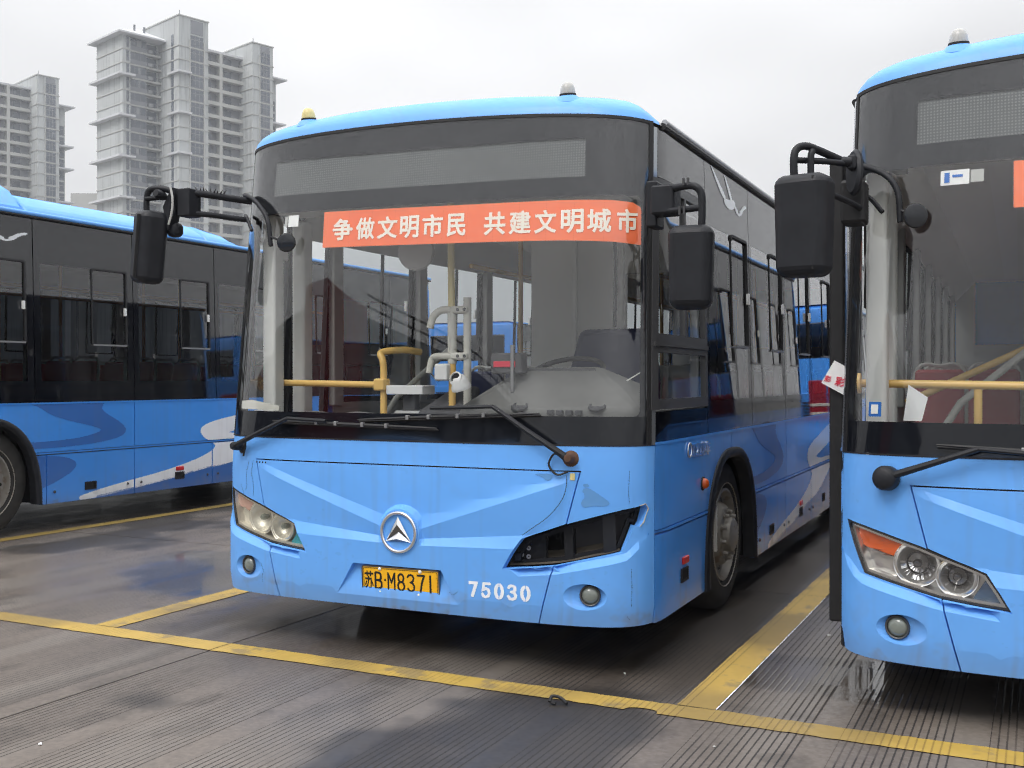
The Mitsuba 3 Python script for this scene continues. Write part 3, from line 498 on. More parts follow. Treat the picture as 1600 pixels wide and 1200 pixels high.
    def roofrow(s, sg):
        m = np.clip((s - 1.20) / .16, 0, 1); m = m * m * (3 - 2 * m)
        E, H = .34 + (.26 - .34) * m, .155 + (.062 - .155) * m
        zb = float(ztop(min(s, 1.3))) + .016; b = pt(sg * s, zb); row = []
        for q in th:
            e, z = E * (1 - math.cos(q)) , H * math.sin(q)
            row.append([b[0] * (1 - e / HW), b[1] + e * np.clip(1 - (s - 1.0) / .8, 0, 1), b[2] + z])
        return row
    rows = [roofrow(s, -1) for s in S[::-1]] + [roofrow(s, 1) for s in S[1:]]
    sval = np.r_[-S[::-1], S[1:]]; V = np.array(rows); n, m = V.shape[:2]
    cap, rest = [], []
    for i in range(n - 1):
        for j in range(m - 1):
            a, b, c, d = i * m + j, (i + 1) * m + j, (i + 1) * m + j + 1, i * m + j + 1
            (cap if max(abs(sval[i]), abs(sval[i + 1])) <= 1.33 else rest).extend([[a, b, c], [a, c, d]])
    mid = len(S) - 1
    for k in range(0, mid):
        a, b, c, d = (mid + k) * m + m - 1, (mid + k + 1) * m + m - 1, (mid - k - 1) * m + m - 1, (mid - k) * m + m - 1
        (cap if S[k + 1] <= 1.33 else rest).extend([[a, b, c]] + ([[a, c, d]] if k else []))
    V = V.reshape(-1, 3)
    part('roof_front_cap', TM(V, cap), 'paint_front', 50)
    part('roof', TM(V, rest), 'roof_sky_sheen' if main else 'paint_front', 50)
    for sg in (1, -1):
        p = [pt(sg * s, 2.593 - .003) + np.array([sg * .002, 0, 0]) for s in np.linspace(1.35, sy(LEN - .1), 20)]
        part('gutter_gap', tube(p, .019 if main else .014, 8, smooth=False), 'rubber', 40)
        p = [pt(sg * s, 2.616) + np.array([sg * .002, 0, 0]) for s in np.linspace(1.38 if sg > 0 else 1.75, sy(LEN - .1), 20)]
        part('gutter', tube(p, .016 if main else .020, 10, smooth=False), 'roof_sky_sheen' if main else 'paint_front', 40)
    for sg, mat in ((-1, 'cream' if main else 'white_lamp'), (1, 'white_lamp')):
        o = pt(sg * .86, float(ztop(.86)) + .016); i = int(np.abs(S - .86).argmin()); r = np.array(roofrow(.86, sg))
        k = 4; o = r[k]
        base = place(revolve([(0, .006), (.040, .006), (.052, -.002), (.075, -.030), (.02, -.03)], 24), o, (0, -.12, 1)); 
        l = part('roof_marker_lamp', place(revolve([(0, .072), (.014, .070), (.026, .061), (.034, .044), (.038, .022), (.038, .010)], 24), o, (0, -.12, 1)), mat, 40, 'yellowed roof marker lamp' if mat == 'cream' else None)
        part(l + '__base', base, 'paint_front', 40)
        part(l + '__gasket', place(revolve([(.0, .015), (.041, .015), (.042, .005), (0, .005)], 24), o, (0, -.12, 1)), 'rubber', 40)
    # ---- side panels, both sides
    bays = [1.13 + 1.075 * k for k in range(7)] + [LEN - .14]
    gap = .0045
    arches = [(1.66, .59, .76), (6.55, .60, .76)]
    def arch(c, w, h, g=0.0):
        t = np.linspace(0, math.pi, 33); e = 2.6
        return sidep([(c + (w - g) * np.sign(np.cos(q)) * abs(np.cos(q)) ** (2 / e), .20 + (h - g) * abs(np.sin(q)) ** (2 / e)) for q in t] + [(c - w + g, .1), (c + w - g, .1)])
    AR = unary_union([arch(*a) for a in arches])
    SB = sy(LEN - .12)
    lowers = []
    ys = [.15, 1.66, 3.275, 5.42, 6.55, LEN - .12]
    for a, b in zip(ys, ys[1:]): lowers.append((max(sy(a), SE), sy(b), .665, Z1))
    ys = [.15, 1.66, 2.31, 3.27, 4.29, 5.32, 6.55, 7.4, LEN - .12]
    for a, b in zip(ys, ys[1:]): lowers.append((max(sy(a), SE), sy(b), Z0, .638))
    for sg in (1, -1):
        fl = (lambda g: g) if sg == 1 else mirror_poly
        door = sg == -1
        for a, b, z0, z1 in lowers:
            g = box(a + gap, z0, b - gap, z1).difference(AR)
            if door: g = g.difference(box(sy(.2), 0, sy(1.06), 2))
            if g.is_empty or g.area < .002: continue
            d = 1.0
            for q in polys(g):
                if q.area < .003: continue
                pn = part('side_panel' if z0 > .5 else 'side_flap', skin(fl(q), 0, .03, .25 if a > 2 else .04, .2), 'paint_side', 30)
                if True:
                    for nm, lv, mat in (('dark_swoosh', LIV_DARK, 'paint_dark'), ('dark_swoosh', LIV_DARK2, 'paint_dark'), ('white_swoosh', LIV_WHITE, 'paint_white'), ('deep_blue_swoosh', LIV_DEEP, 'paint_deep')):
                        w = lv.intersection(q.buffer(-.002))
                        w = unary_union([x for x in polys(w) if x.area > 4e-4])
                        if not w.is_empty: part(pn + '__' + nm, skin(fl(w), .0022, 0, .3, .3), mat, 30)
        g = box(sy(.18), .648, SB, .659).difference(AR.buffer(.02))
        if door: g = g.difference(box(sy(.2), 0, sy(1.06), 2))
        part('drip_rail', skin(fl(g), .004, .02, .5, .3), 'paint_side', 30)
        part('belt_strip', skin(fl(box(SE, 1.061, SB, 1.074)), .006, .02, .2, .3), 'paint_side', 30)
        for c, w, h in arches:
            t = np.linspace(-.12, math.pi + .12, 40); e = 2.6
            yy = [c + w * np.sign(np.cos(q)) * abs(np.cos(np.clip(q, 0, math.pi))) ** (2 / e) for q in t]
            zz = [.20 + h * abs(np.sin(np.clip(q, 0, math.pi))) ** (2 / e) for q in t]
            zz[0:2] = [.235, .235]; zz[-2:] = [.235, .235]
            rows = []
            for y, z in zip(yy, zz):
                s = sy(y); b = pt(sg * s, z)
                ctr = np.array([0, c - y, .35 - z]); ctr /= np.linalg.norm(ctr) + 1e-9
                rows.append([b + np.array([sg * o, 0, 0]) + ctr * i for o, i in ((-.03, -.012), (.012, -.012), (.022, .004), (.022, .028), (.008, .045), (-.06, .048))])
            R = np.array(rows); n_, m_ = R.shape[:2]; f = []
            for i in range(n_ - 1):
                for j in range(m_ - 1): q = i * m_ + j; f += [[q, q + 1, q + m_ + 1], [q, q + m_ + 1, q + m_]]
            part('wheel_arch', TM(R.reshape(-1, 3), f), 'black_plastic', 40)
            w_ = part('wheel_well', cat([bx(*sorted((sg * .80, sg * .82)), c - .58, c + .58, .25, .95), bx(*sorted((sg * .80, sg * 1.21)), c - .60, c - .57, .25, .95), bx(*sorted((sg * .80, sg * 1.21)), c + .57, c + .60, .25, .95), bx(*sorted((sg * .80, sg * 1.21)), c - .6, c + .6, .95, .98)]), 'cavity', False)
            wheel(K, sg, c)
        # black upper side
        if not door:
            dw = box(sy(.19), 1.225, sy(1.105), 2.330)
            part('cab_panel', skin(box(SE + gap, 2.338, sy(1.13) - gap, 2.575), 0, .02, .06, .15), 'black_gloss', 40)
            part('cab_panel', skin(box(SE + gap, 1.076, sy(1.13) - gap, 1.215), 0, .02, .06, .15), 'black_gloss', 40)
            part('cab_panel', skin(box(SE + gap, 1.22, sy(.185), 2.335), 0, .02, .03, .15), 'black_gloss', 40)
            up = [box(sy(.235), 1.585, sy(.655), 2.285), box(sy(.685), 1.585, sy(1.06), 2.285)]; lo = box(sy(.235), 1.275, sy(1.06), 1.495)
            wn = part('cab_window', skin(dw.difference(unary_union(up + [lo])), .010, .03, .06, .2), 'dark_metal', 30)
            for g in up + [lo]: part(wn + '__pane', skin(g.buffer(.004), -.004, 0, .06, .2), 'cab_glass', 40)
            part(wn + '__slide_rail', skin(box(sy(.2), 1.525, sy(1.1), 1.545), .018, .02, .1, .2), 'dark_metal', 30)
        else:
            pass
        for k, (a, b) in enumerate(zip(bays, bays[1:])):
            q = box(sy(a) + gap, 1.076, sy(b) - gap, 2.573)
            gl = box(sy(a + .065), 1.25, sy(b - .065), 2.222); ope = rounded(box(sy(b - .475), 1.565, sy(b - .085), 2.222), .02)
            if k == 4 and door: gl = box(sy(a + .03), 1.25, sy(b - .03), 2.222)
            pn = part('window_panel', skin(fl(q.difference(gl.buffer(-.002))), 0, .02, .3, .3), 'black_gloss', 40)
            part(pn + '__fixed_pane', skin(fl(gl.difference(ope.buffer(.004))), -.001, 0, .3, .3), 'tint_glass' if door else 'dark_glass', 40)
            sw = part('sliding_window', skin(fl(ope.buffer(.005).difference(ope.buffer(-.009))), .004, .02, .3, .3), 'rubber', 30)
            edge_ = ope.buffer(.006).difference(ope.buffer(-.010)).intersection(box(sy(b - .13), 1.9, sy(b), 2.3).union(box(sy(b - .12), 1.5, sy(b), 2.3)).union(box(sy(b - .5), 2.19, sy(b), 2.3)))
            part(sw + '__edge', skin(fl(edge_), .010, .02, .3, .3), 'rubber', 30)
            part(sw + '__pane', skin(fl(ope.buffer(-.004)), -.004, 0, .3, .3), 'tint_glass' if door else 'dark_glass', 40)
            part(sw + '__catch', onskin(rb(-.012, .012, -.035, .035, 0, .02, .004), sg * sy(b - .112), 1.865, .006), 'white_plastic', 30)
            part(sw + '__sill', skin(fl(box(sy(b - .47), 1.557, sy(b - .09), 1.571)), .014, .02, .3, .3), 'gray_metal', 30)
        # small fittings on the skirt
        for y, z in ((2.77, .352), (3.84, .352), (.67, .39), (4.9, .36)):
            if door and y < 1: continue
            hp_ = side(y - .062, y + .062, z - .034, z + .034)
            h = part('flap_handle', skin(fl(hp_.difference(hp_.buffer(-.012))), .007, .02, .1, .1), 'black_plastic', 30)
            part(h + '__recess', skin(fl(hp_.buffer(-.010)), .003, 0, .1, .1), 'cavity', 30)
        for y, z in ((3.84, .418), (.68, .462), (5.6, .42)):
            if door and y < 1: continue
            part('red_reflector', onskin(rb(-.05, .05, -.019, .019, -.004, .010, .007), sg * sy(y), z, .002), 'red_lens', 30)
        for y in (2.39, 3.19, 3.35, 4.22, 4.37):
            part('flap_latch', place(revolve([(0, .012), (.010, .010), (.012, 0)], 12), pt(sg * sy(y), .33), (sg, 0, 0)), 'dark_metal', 40)
        if not door:
            l = part('side_marker_lamp', place(revolve([(0, .034), (.016, .031), (.026, .020), (.030, 0)], 20), pt(sy(1.02), .815), (1, 0, 0)), 'amber', 40)
            part(l + '__base', place(revolve([(0, .006), (.036, .006), (.038, 0)], 20), pt(sy(1.02), .815), (1, 0, 0)), 'rubber', 40)
            # chrome script behind the front corner
            st = part('maker_badge', onskin(trimesh.creation.torus(.034, .006, 20, 8), sy(.745), 1.008, .006), 'chrome', True)
            for j, ch in enumerate('亚星客车'):
                g = affinity.translate(affinity.scale(glyph(ch), .082, .075, origin=(0, 0)), sy(.80) + j * .088, .972)
                part(st + '__letter', skin(unary_union(polys(g)), .008, .007, .1, .1), 'chrome', False)
            bird(K)
        # corner post between front and side on the door side, and the door
        if door: entry_door(K, not_open=main)
    # ---- tail
    R = .14
    plan = Polygon([(-1.25, LEN - .2), (1.25, LEN - .2), (1.25, LEN)] + [(-1.25, LEN)]).buffer(-R * .0)
    plan = Polygon([(1.245, LEN - .15)] + [(1.245 - R + R * math.cos(t), LEN - .02 - R + R * math.sin(t)) for t in np.linspace(0, math.pi / 2, 7)] + [(-1.245 + R - R * math.sin(t), LEN - .02 - R + R * math.cos(t)) for t in np.linspace(0, math.pi / 2, 7)] + [(-1.245, LEN - .15)])
    lv = []
    for z, k, d in ((.30, 1, .0), (1.0, 1, 0), (2.45, .972, .03), (2.58, .965, .06), (2.64, .92, .14)):
        c = np.array(plan.exterior.coords)[:-1] * [k, 1] - [0, d]; lv.append(np.c_[c, np.full(len(c), z)])
    V = np.vstack(lv); m = len(lv[0]); f = []
    for i in range(len(lv) - 1):
        for j in range(m): a, b = i * m + j, i * m + (j + 1) % m; f += [[a, b, b + m], [a, b + m, a + m]]
    tail = TM(V, f)
    part('tail', tail, 'paint_side', 40)
    part('rear_window', cat([rb(-.98, .98, LEN - .075, LEN - .02, 1.78, 2.36, .03)]), 'black_gloss', 30)
    part('engine_door', rb(-.95, .95, LEN - .03, LEN - .005, .62, 1.22, .02), 'paint_side', 30)
    part('engine_grille', cat([bx(-.8, .8, LEN - .01, LEN + .01, .70 + .05 * k, .725 + .05 * k) for k in range(8)]), 'black_plastic', False)
    for sg in (1, -1):
        for z, mat in ((.78, 'red_lens'), (.98, 'amber'), (1.18, 'red_lens')):
            part('tail_lamp', rb(*sorted((sg * .99, sg * 1.16)), LEN - .04, LEN + .012, z - .085, z + .085, .02), mat, 30)
    em = trimesh.creation.torus(.095, .01, 32, 8)
    part('rear_emblem', place(em, (0, LEN - .0, 1.52), (0, 1, 0)), 'chrome', True)
    part('rear_emblem__arrow', place(extrude(Polygon([(0, .075), (-.07, -.045), (0, -.025), (.07, -.045)]), .01), (0, LEN - .005, 1.52), (0, 1, 0), (-1, 0, 0)), 'chrome', False)
    part('rear_bumper', rb(-1.22, 1.22, LEN - .12, LEN + .015, .30, .58, .03), 'paint_side', 30)
    # ---- underbody
    part('chassis', cat([bx(-1.15, 1.15, .35, 1.02, .26, .34), bx(-.78, .78, .9, LEN - .2, .26, .34), bx(-1.15, 1.15, 2.3, 5.9, .26, .34), bx(-1.15, 1.15, 7.2, LEN - .15, .26, .34), bx(-.7, .7, 1.5, 1.8, .18, .3), bx(-1.0, 1.0, .22, .36, .24, .34)]), 'cavity', False)
    inside(K, main)
    return K
# ------------------------------------------------------------------ pieces that the bus builder uses
def strip_in(hp, z0, z1, d):
    L = [(.566, .486), (.62, .491), (.675, .496), (.75, .504), (.821, .513), (.9, .529), (.966, .546), (1.05, .564), (1.118, .580)]
    s, z = np.array(L).T
    A, B = pt(s, z) + nrm(s, z) * -.03, pt(s, z + .040) + nrm(s, z) * d
    v = np.vstack([A, B]); n = len(L); f = []
    for i in range(n - 1): f += [[i, i + 1, i + 1 + n], [i, i + 1 + n, i + n]]
    return v, f
def flute(r, q, w0=.035, r0=.34):
    c, s = math.cos(q), math.sin(q); V = []
    for rad, h in ((r0, .006), (.86, .034)):
        for w, up in ((-w0, 0), (0, .004), (w0, 0)): V.append([r * rad * c - r * w * s, r * rad * s + r * w * c, h + up])
    return V, [[0, 3, 4], [0, 4, 1], [1, 4, 5], [1, 5, 2]]
place_mesh = place
def wheel(K, sg, c):
    front = c < 4; o = (sg * (1.055 if front else 1.03), c + (.085 if front else 0), .448); ax = (sg, 0, 0)
    def place(m, o_, z_): m = m.copy(); m.apply_scale(.945); return place_mesh(m, o_, z_)
    w = K.part('wheel', place(revolve([(.285, .09), (.30, .122), (.335, .134), (.40, .132), (.448, .115), (.468, .085), (.472, .03), (.472, -.08), (.46, -.11), (.30, -.12)], 56), o, ax), 'tyre', 40)
    if front: prof = [(.288, .10), (.290, .122), (.276, .124), (.268, .10), (.258, .075), (.225, .068), (.205, .085), (.182, .122), (.165, .134), (.118, .136), (.112, .14), (.104, .178), (.085, .188), (0, .190)]
    else: prof = [(.288, .10), (.290, .122), (.276, .124), (.266, .08), (.256, .0), (.22, -.03), (.17, -.05), (.12, -.05), (.11, .06), (.08, .08), (0, .08)]
    K.part(w + '__rim', place(revolve(prof, 56), o, ax), 'rim', 30)
    K.part(w + '__rim_groove', place(revolve([(.318, .1305), (.322, .136), (.326, .1335)], 56), o, ax), 'rim', 40)
    h0 = .134 if front else -.05
    for j in range(10):
        q = j * math.pi / 5 + .2
        b = cat([revolve([(0, .036), (.011, .035), (.014, .030), (.015, .0)], 10), revolve([(.024, 0), (.024, .008), (0, .008)], 10)]); b.apply_translation((.142 * math.cos(q), .142 * math.sin(q), h0))
        K.part(w + '__nut', place(b, o, ax), 'rim', 40)
        if j % 1 == 0 and front:
            s = trimesh.creation.revolve(np.array([(0, .0), (.020, -.001)]), sections=14); s.apply_scale((1.15, .8, 1)); q2 = q + math.pi / 10
            M = np.eye(4); M[:2, :2] = [[math.cos(q2), -math.sin(q2)], [math.sin(q2), math.cos(q2)]]; s.apply_transform(M); s.apply_translation((.218 * math.cos(q2), .218 * math.sin(q2), .0765))
            s.vertices[:, 2] += (np.hypot(s.vertices[:, 0], s.vertices[:, 1]) < .216) * .008
            K.part(w + '__hand_hole', place(s, o, ax), 'cavity', False)
def bird(K):
    L = [[(1.27, 2.566), (1.31, 2.560), (1.50, 2.492), (1.66, 2.428), (1.60, 2.408), (1.44, 2.478)], [(1.60, 2.562), (1.635, 2.555), (1.74, 2.492), (1.80, 2.438), (1.75, 2.428), (1.69, 2.482)],
         [(1.58, 2.412), (1.66, 2.428), (1.75, 2.432), (1.82, 2.447), (1.88, 2.428), (1.83, 2.388), (1.72, 2.370), (1.62, 2.385)], [(1.86, 2.424), (1.93, 2.392), (2.0, 2.405), (2.06, 2.44), (2.15, 2.458), (2.16, 2.440), (2.08, 2.42), (2.03, 2.382), (1.94, 2.360), (1.85, 2.392)]]
    g = unary_union([sidep(chaikin(l, 2)) for l in L])
    K.part('swallow_emblem', skin(g.difference(ell(sy(1.955), 2.392, .022, .011)), .003, 0, .2, .1), 'bird_white', 30)
def entry_door(K, not_open):
    part = K.part; M = mirror_poly
    part('door_header', skin(M(box(SEAM, 2.335, sy(1.125), 2.573)), 0, .03, .05, .15), 'black_gloss', 30)
    part('door_post', skin(M(box(sy(1.065), .24, sy(1.125), 2.33)), 0, .03, .05, .3), 'paint_side', 30)
    part('door_post', skin(M(box(SEAM, .24, sy(.195), 2.33)), 0, .03, .03, .2), 'black_plastic', 30)
    if not_open:
        for a, b in ((.20, .62), (.64, 1.06)):
            g = box(sy(a), .26, sy(b), 2.325); hole = unary_union([rounded(box(sy(a + .05), .42, sy(b - .05), 1.05), .03), rounded(box(sy(a + .05), 1.12, sy(b - .05), 2.25), .03)])
            d = part('entry_door', skin(M(g.difference(hole)), -.004, .035, .05, .3), 'rubber', 30)
            part(d + '__pane', skin(M(hole.buffer(.004)), -.015, 0, .05, .3), 'glass', 40)
    else:
        x0, x1 = -1.303, -1.240
        d = part('entry_door', cat([rb(x0, x1, .42, .485, .29, 2.34, .012), rb(x0, x1, 1.01, 1.06, .29, 2.34, .012), rb(x0, x1, .47, 1.02, .29, .40, .012), rb(x0, x1, .47, 1.02, 2.24, 2.34, .012), rb(x0, x1, .47, 1.02, 1.05, 1.12, .012)]), 'rubber', 30, 'front door leaf standing proud of the bus side')
        part(d + '__pane', cat([bx(-1.272, -1.270, .47, 1.02, .40, 1.05), bx(-1.272, -1.270, .47, 1.02, 1.12, 2.24)]), 'tint_glass', False)
        part(d + '__hinge_arm', tube([(-1.26, .6, 2.26), (-1.15, .65, 2.30), (-1.0, .7, 2.32)], .016, 8), 'dark_metal', 40)
SEAM = 1.300

def inside(K, main):
    part = K.part; seat = 'seat_navy' if main else 'seat_red'
    part('floor', cat([bx(-w_, w_, a_, b_, .34, .37) for w_, a_, b_ in ((1.19, .55, 1.02), (.79, 1.02, 2.30), (1.19, 2.30, 5.91), (.79, 5.91, 7.19), (1.19, 7.19, LEN - .2))]), 'inside_dark', False)
    part('ceiling', bx(-1.14, 1.14, .62, LEN - .2, 2.44, 2.46), 'inside_light', False)
    part('front_bulkhead', bx(-1.10, 1.10, .22, .30, .34, 1.10), 'inside_dark', False)
    part('display_back', rb(-1.08, 1.08, .30, .58, 2.30, 2.46, .03), 'inside_gray', 30)
    for sg in (1, -1):
        part('ceiling_duct', TM([(sg * 1.19, .7, 2.22), (sg * .98, .7, 2.44), (sg * 1.19, LEN - .2, 2.22), (sg * .98, LEN - .2, 2.44)], [[0, 1, 3], [0, 3, 2]]), 'inside_light', False)
        part('wall_lining', cat([bx(*sorted((sg * 1.185, sg * 1.20)), a_, b_, z_, 1.22) for a_, b_, z_ in ((1.13, 2.28, .985), (2.28, 5.93, .37), (5.93, 7.17, .985), (7.17, LEN - .2, .37))] + ([bx(1.185, 1.20, .25, 1.04, .37, 1.22)] if sg > 0 else [])), 'inside_gray', False)
        for k in range(7): part('wall_post', rb(*sorted((sg * 1.145, sg * 1.195)), 1.13 + 1.075 * k - .055, 1.13 + 1.075 * k + .055, 1.2, 2.25, .012), 'inside_gray', 30)
        part('ceiling_lamp_strip', bx(*sorted((sg * .55, sg * .68)), .9, LEN - .6, 2.43, 2.438), 'white_plastic', False)
    part('rear_wall', cat([bx(-1.18, 1.18, LEN - .22, LEN - .2, .37, 1.75), bx(-1.18, -.98, LEN - .22, LEN - .2, 1.75, 2.44), bx(.98, 1.18, LEN - .22, LEN - .2, 1.75, 2.44)]), 'inside_gray', False)
    rows = [2.84, 3.52, 4.10, 4.9, 5.7, 6.6, 7.4]
    for i, y in enumerate(rows):
        for sg in (1, -1):
            for x in (.68, 1.0):
                b = rb(sg * x - .15, sg * x + .15, y - .04, y + .03, .80, 1.43, .03); b.vertices[:, 1] += (b.vertices[:, 2] - .8) * .14
                s = part('passenger_seat', b, seat, 30)
                part(s + '__cushion', rb(sg * x - .15, sg * x + .15, y - .40, y - .02, .72, .80, .03), seat, 30)
                part(s + '__shell_edge', tube([(sg * x - .155, y + .02, .85), (sg * x - .15, y + .10, 1.40), (sg * x, y + .115, 1.455), (sg * x + .15, y + .10, 1.40), (sg * x + .155, y + .02, .85)], .013, 6), 'pole_gray', 40)
                part(s + '__leg', bx(sg * x - .03, sg * x + .03, y - .26, y - .18, .37, .72), 'dark_metal', False)
    for x, y in ((-.42, 2.3), (.42, 2.5), (-.42, 3.9), (.42, 4.2), (-.42, 5.6), (.42, 5.9)):
        part('grab_pole', cyl((x, y, .37), (x, y, 2.44), .017, 10), 'pole_yellow', 40)
    for sg in (1, -1): part('grab_rail', tube([(sg * .45, 1.6, 2.1), (sg * .45, 7.6, 2.1)], .015, 8, smooth=False), 'pole_yellow', 40)
    # cab
    def hull(P, r):
        s = trimesh.creation.uv_sphere(r, count=[8, 12]).vertices
        return trimesh.convex.convex_hull(np.vstack([s + np.array(p) for p in P]))
    part('dashboard', hull([(-1.06, .32, 1.10), (1.06, .32, 1.10), (-1.06, .52, 1.06), (1.06, .52, 1.12), (-1.08, .34, .6), (1.08, .34, .6), (-1.06, .50, .6), (1.06, .50, .6)], .06), 'dash', 40)
    cl = part('instrument_hood', hull([(.16, .44, 1.18), (1.04, .44, 1.20), (.28, .64, 1.30), (.98, .66, 1.28), (.42, .60, 1.36), (.80, .60, 1.36), (.14, .62, 1.12), (1.06, .66, 1.14)], .07), 'dash', 40)
    part(cl + '__vent', place(revolve([(.0, .004), (.03, .004), (.034, .010), (.045, .008), (.047, 0)], 20), (.88, .385, 1.232), (0, -.55, 1)), 'inside_dark', 40)
    part(cl + '__vent', place(revolve([(.0, .004), (.03, .004), (.034, .010), (.045, .008), (.047, 0)], 20), (.46, .385, 1.228), (0, -.55, 1)), 'inside_dark', 40)
    part('dash_binnacle', hull([(-.12, .42, 1.18), (.10, .42, 1.18), (.06, .66, 1.30), (-.05, .64, 1.29)], .03), 'inside_dark', 40)
    st = part('steering_wheel', place(trimesh.creation.torus(.205, .014, 40, 10), (.52, .86, 1.40), (0, -.45, 1)), 'inside_dark', True)
    part(st + '__hub', place(revolve([(0, .02), (.06, .015), (.07, -.03), (.03, -.25), (.03, -.45), (0, -.45)], 20), (.52, .86, 1.38), (0, -.45, 1)), 'inside_dark', 40)
    ds = hull([(.42, 1.28, 1.35), (.86, 1.28, 1.35), (.47, 1.32, 1.60), (.82, 1.32, 1.60), (.40, 1.20, .9), (.88, 1.20, .9)], .06)
    part('driver_seat', ds, 'seat_navy', 40)
    part('driver_seat__cushion', rb(.40, .88, .82, 1.26, .78, .90, .04), 'seat_navy', 30)
    part('driver_seat__base', rb(.48, .80, .86, 1.2, .37, .78, .02), 'inside_dark', 30)
    g = box(0.0, .37, 1.17, 2.40).difference(box(.62, 1.45, 1.06, 2.0))
    pr = extrude(g, .03); pr = place(pr, (0, 1.58, 0), (0, -1, 0), (1, 0, 0))
    part('cab_partition', pr, 'inside_beige', False)
    part('cab_partition__rib', cat([rb(.28, .31, 1.53, 1.56, .6, 2.38, .006), rb(.58, .61, 1.53, 1.56, .6, 2.38, .006)]), 'inside_beige', 30)
    part('farebox', rb(-.33, -.12, .44, .64, .37, 1.20, .02), 'gray_metal', 30)
    if main:
        part('cash_tray', rb(-.36, -.13, .42, .56, 1.285, 1.335, .006), 'white_plastic', 30)
        part('cash_tray__stand', rb(-.28, -.20, .46, .52, 1.15, 1.29, .01), 'inside_dark', 30)
        part('cash_tray__bin', TM(*clear_bin()), 'glass', False)
    r = part('front_rail', tube([(-1.185, .47, 1.350), (-.40, .44, 1.338)], .018, 12, smooth=False), 'pole_yellow', 40)
    part(r + '__flange', place(revolve([(0, .012), (.045, .012), (.045, 0)], 20), (-1.185, .47, 1.35), (1, 0, 0)), 'pole_yellow', 40)
    part(r + '__post', tube([(-.385, .44, 1.10), (-.385, .44, 1.40), (-.39, .44, 1.47), (-.41, .46, 1.515), (-.33, .56, 1.53), (-.28, .66, 1.52)], .019, 12), 'pole_yellow', 40)
    part(r + '__clamp', cat([rb(-.43, -.36, .40, .475, 1.305, 1.372, .012)]), 'pole_yellow', 30)
    part('entry_rail', tube([(-1.12, 1.15, .7), (-.80, 1.25, 1.25), (-.45, 1.3, 1.55)], .018, 10, smooth=False), 'pole_gray', 40)
    if not main:
        part('entry_rail', tube([(-1.05, 1.2, 1.25), (-.3, 1.4, 1.62)], .018, 10, smooth=False), 'pole_yellow', 40)
        part('entry_rail', tube([(-.70, .62, .9), (-.70, .62, 1.35)], .018, 10, smooth=False), 'pole_yellow', 40)
    for x, y in ((-1.095, .40), (-1.085, .66)):
        part('door_jamb', rb(x - .045, x + .045, y - .05, y + .05, .4, 2.30, .02), 'inside_light', 30)
    part('door_gear', cat([rb(-1.16, -1.12, .45, .53, 1.68, 2.06, .008)]), 'rubber', 30)
    part('door_gear__bracket', cat([rb(-1.19, -1.06, .42, .50, 2.05, 2.14, .01), rb(-1.2, -1.14, .38, .50, 2.14, 2.18, .008)]), 'inside_light', 30)
    if main:
        po = part('ticket_post', tube([(.030, .46, 1.10), (.030, .46, 1.46)], .019, 12, smooth=False), 'pole_yellow', 40)
        part(po + '__sleeve', tube([(.030, .46, 1.46), (.018, .46, 2.42)], .0185, 12, smooth=False), 'cream', 40)
        part(po + '__lower_sleeve', tube([(.030, .46, 1.45), (.028, .46, 1.74)], .024, 12, smooth=False), 'pole_gray', 40)
        part(po + '__second_post', tube([(.115, .47, 1.18), (.115, .47, 1.80)], .021, 12, smooth=False), 'pole_gray', 40)
        part(po + '__clamp', cat([rb(.01, .13, .435, .50, 1.715, 1.755, .014), rb(.01, .13, .435, .50, 1.47, 1.51, .014)]), 'pole_gray', 30)
        part(po + '__hook', tube([(.03, .45, 1.735), (-.03, .45, 1.735), (-.075, .44, 1.70), (-.088, .43, 1.64)], .020, 12), 'pole_gray', 40)
        part(po + '__elbow', tube([(.03, .45, 1.49), (-.06, .45, 1.49), (-.09, .45, 1.47), (-.10, .44, 1.40)], .018, 12), 'pole_gray', 40)
        part(po + '__bolt', cat([place(revolve([(0, .004), (.008, .003), (.009, 0)], 10), (x, .434, z), (0, -1, 0)) for x in (.075, .115) for z in (1.735, 1.49)]), 'dark_metal', 40)
        part(po + '__tap_reader', rb(-.05, .03, .40, .45, 1.36, 1.45, .012), 'white_plastic', 30)
        part(po + '__reader_cable', tube([(-.09, .44, 1.40), (-.03, .42, 1.36), (.0, .42, 1.40), (.03, .43, 1.36)], .005, 6), 'inside_dark', 40)
        cm = place(revolve([(0, .0), (.052, .0), (.052, .018), (.046, .026), (.044, .045), (.034, .066), (.016, .078), (0, .080)], 28), (.150, .34, 1.318), (-.15, -.35, 1))
        part('dome_camera', cm, 'white_plastic', 40)
        part('dome_camera__eye', place(revolve([(0, .012), (.018, .010), (.027, .0), (.030, -.012)], 24), (.134, .303, 1.372), (-.2, -1, .35)), 'cavity', 40)
        part('dome_camera__eye_ring', place(revolve([(.028, -.012), (.036, -.008), (.037, .003), (.030, .006)], 24), (.134, .303, 1.372), (-.2, -1, .35)), 'white_plastic', 40)
        part('round_fan', place(revolve([(0, .02), (.085, .018), (.10, .008), (.10, -.02), (0, -.03)], 32), (-.17, .42, 2.05), (.1, -1, 0)), 'inside_gray', 40)
        tp = part('ticket_printer', rb(.255, .435, .46, .54, 1.395, 1.505, .012), 'inside_dark', 30)
        part(tp + '__red_band', rb(.275, .40, .452, .462, 1.43, 1.462, .004), 'paper_red', 30)
        part(tp + '__stand', cyl((.385, .455, 1.30), (.385, .455, 1.545), .011, 10), 'gray_metal', 40)
        part('instrument_panel', TM([(.34, .50, 1.335), (.86, .50, 1.335), (.80, .565, 1.425), (.42, .565, 1.425)], [[0, 1, 2], [0, 2, 3]]), 'inside_dark', False)
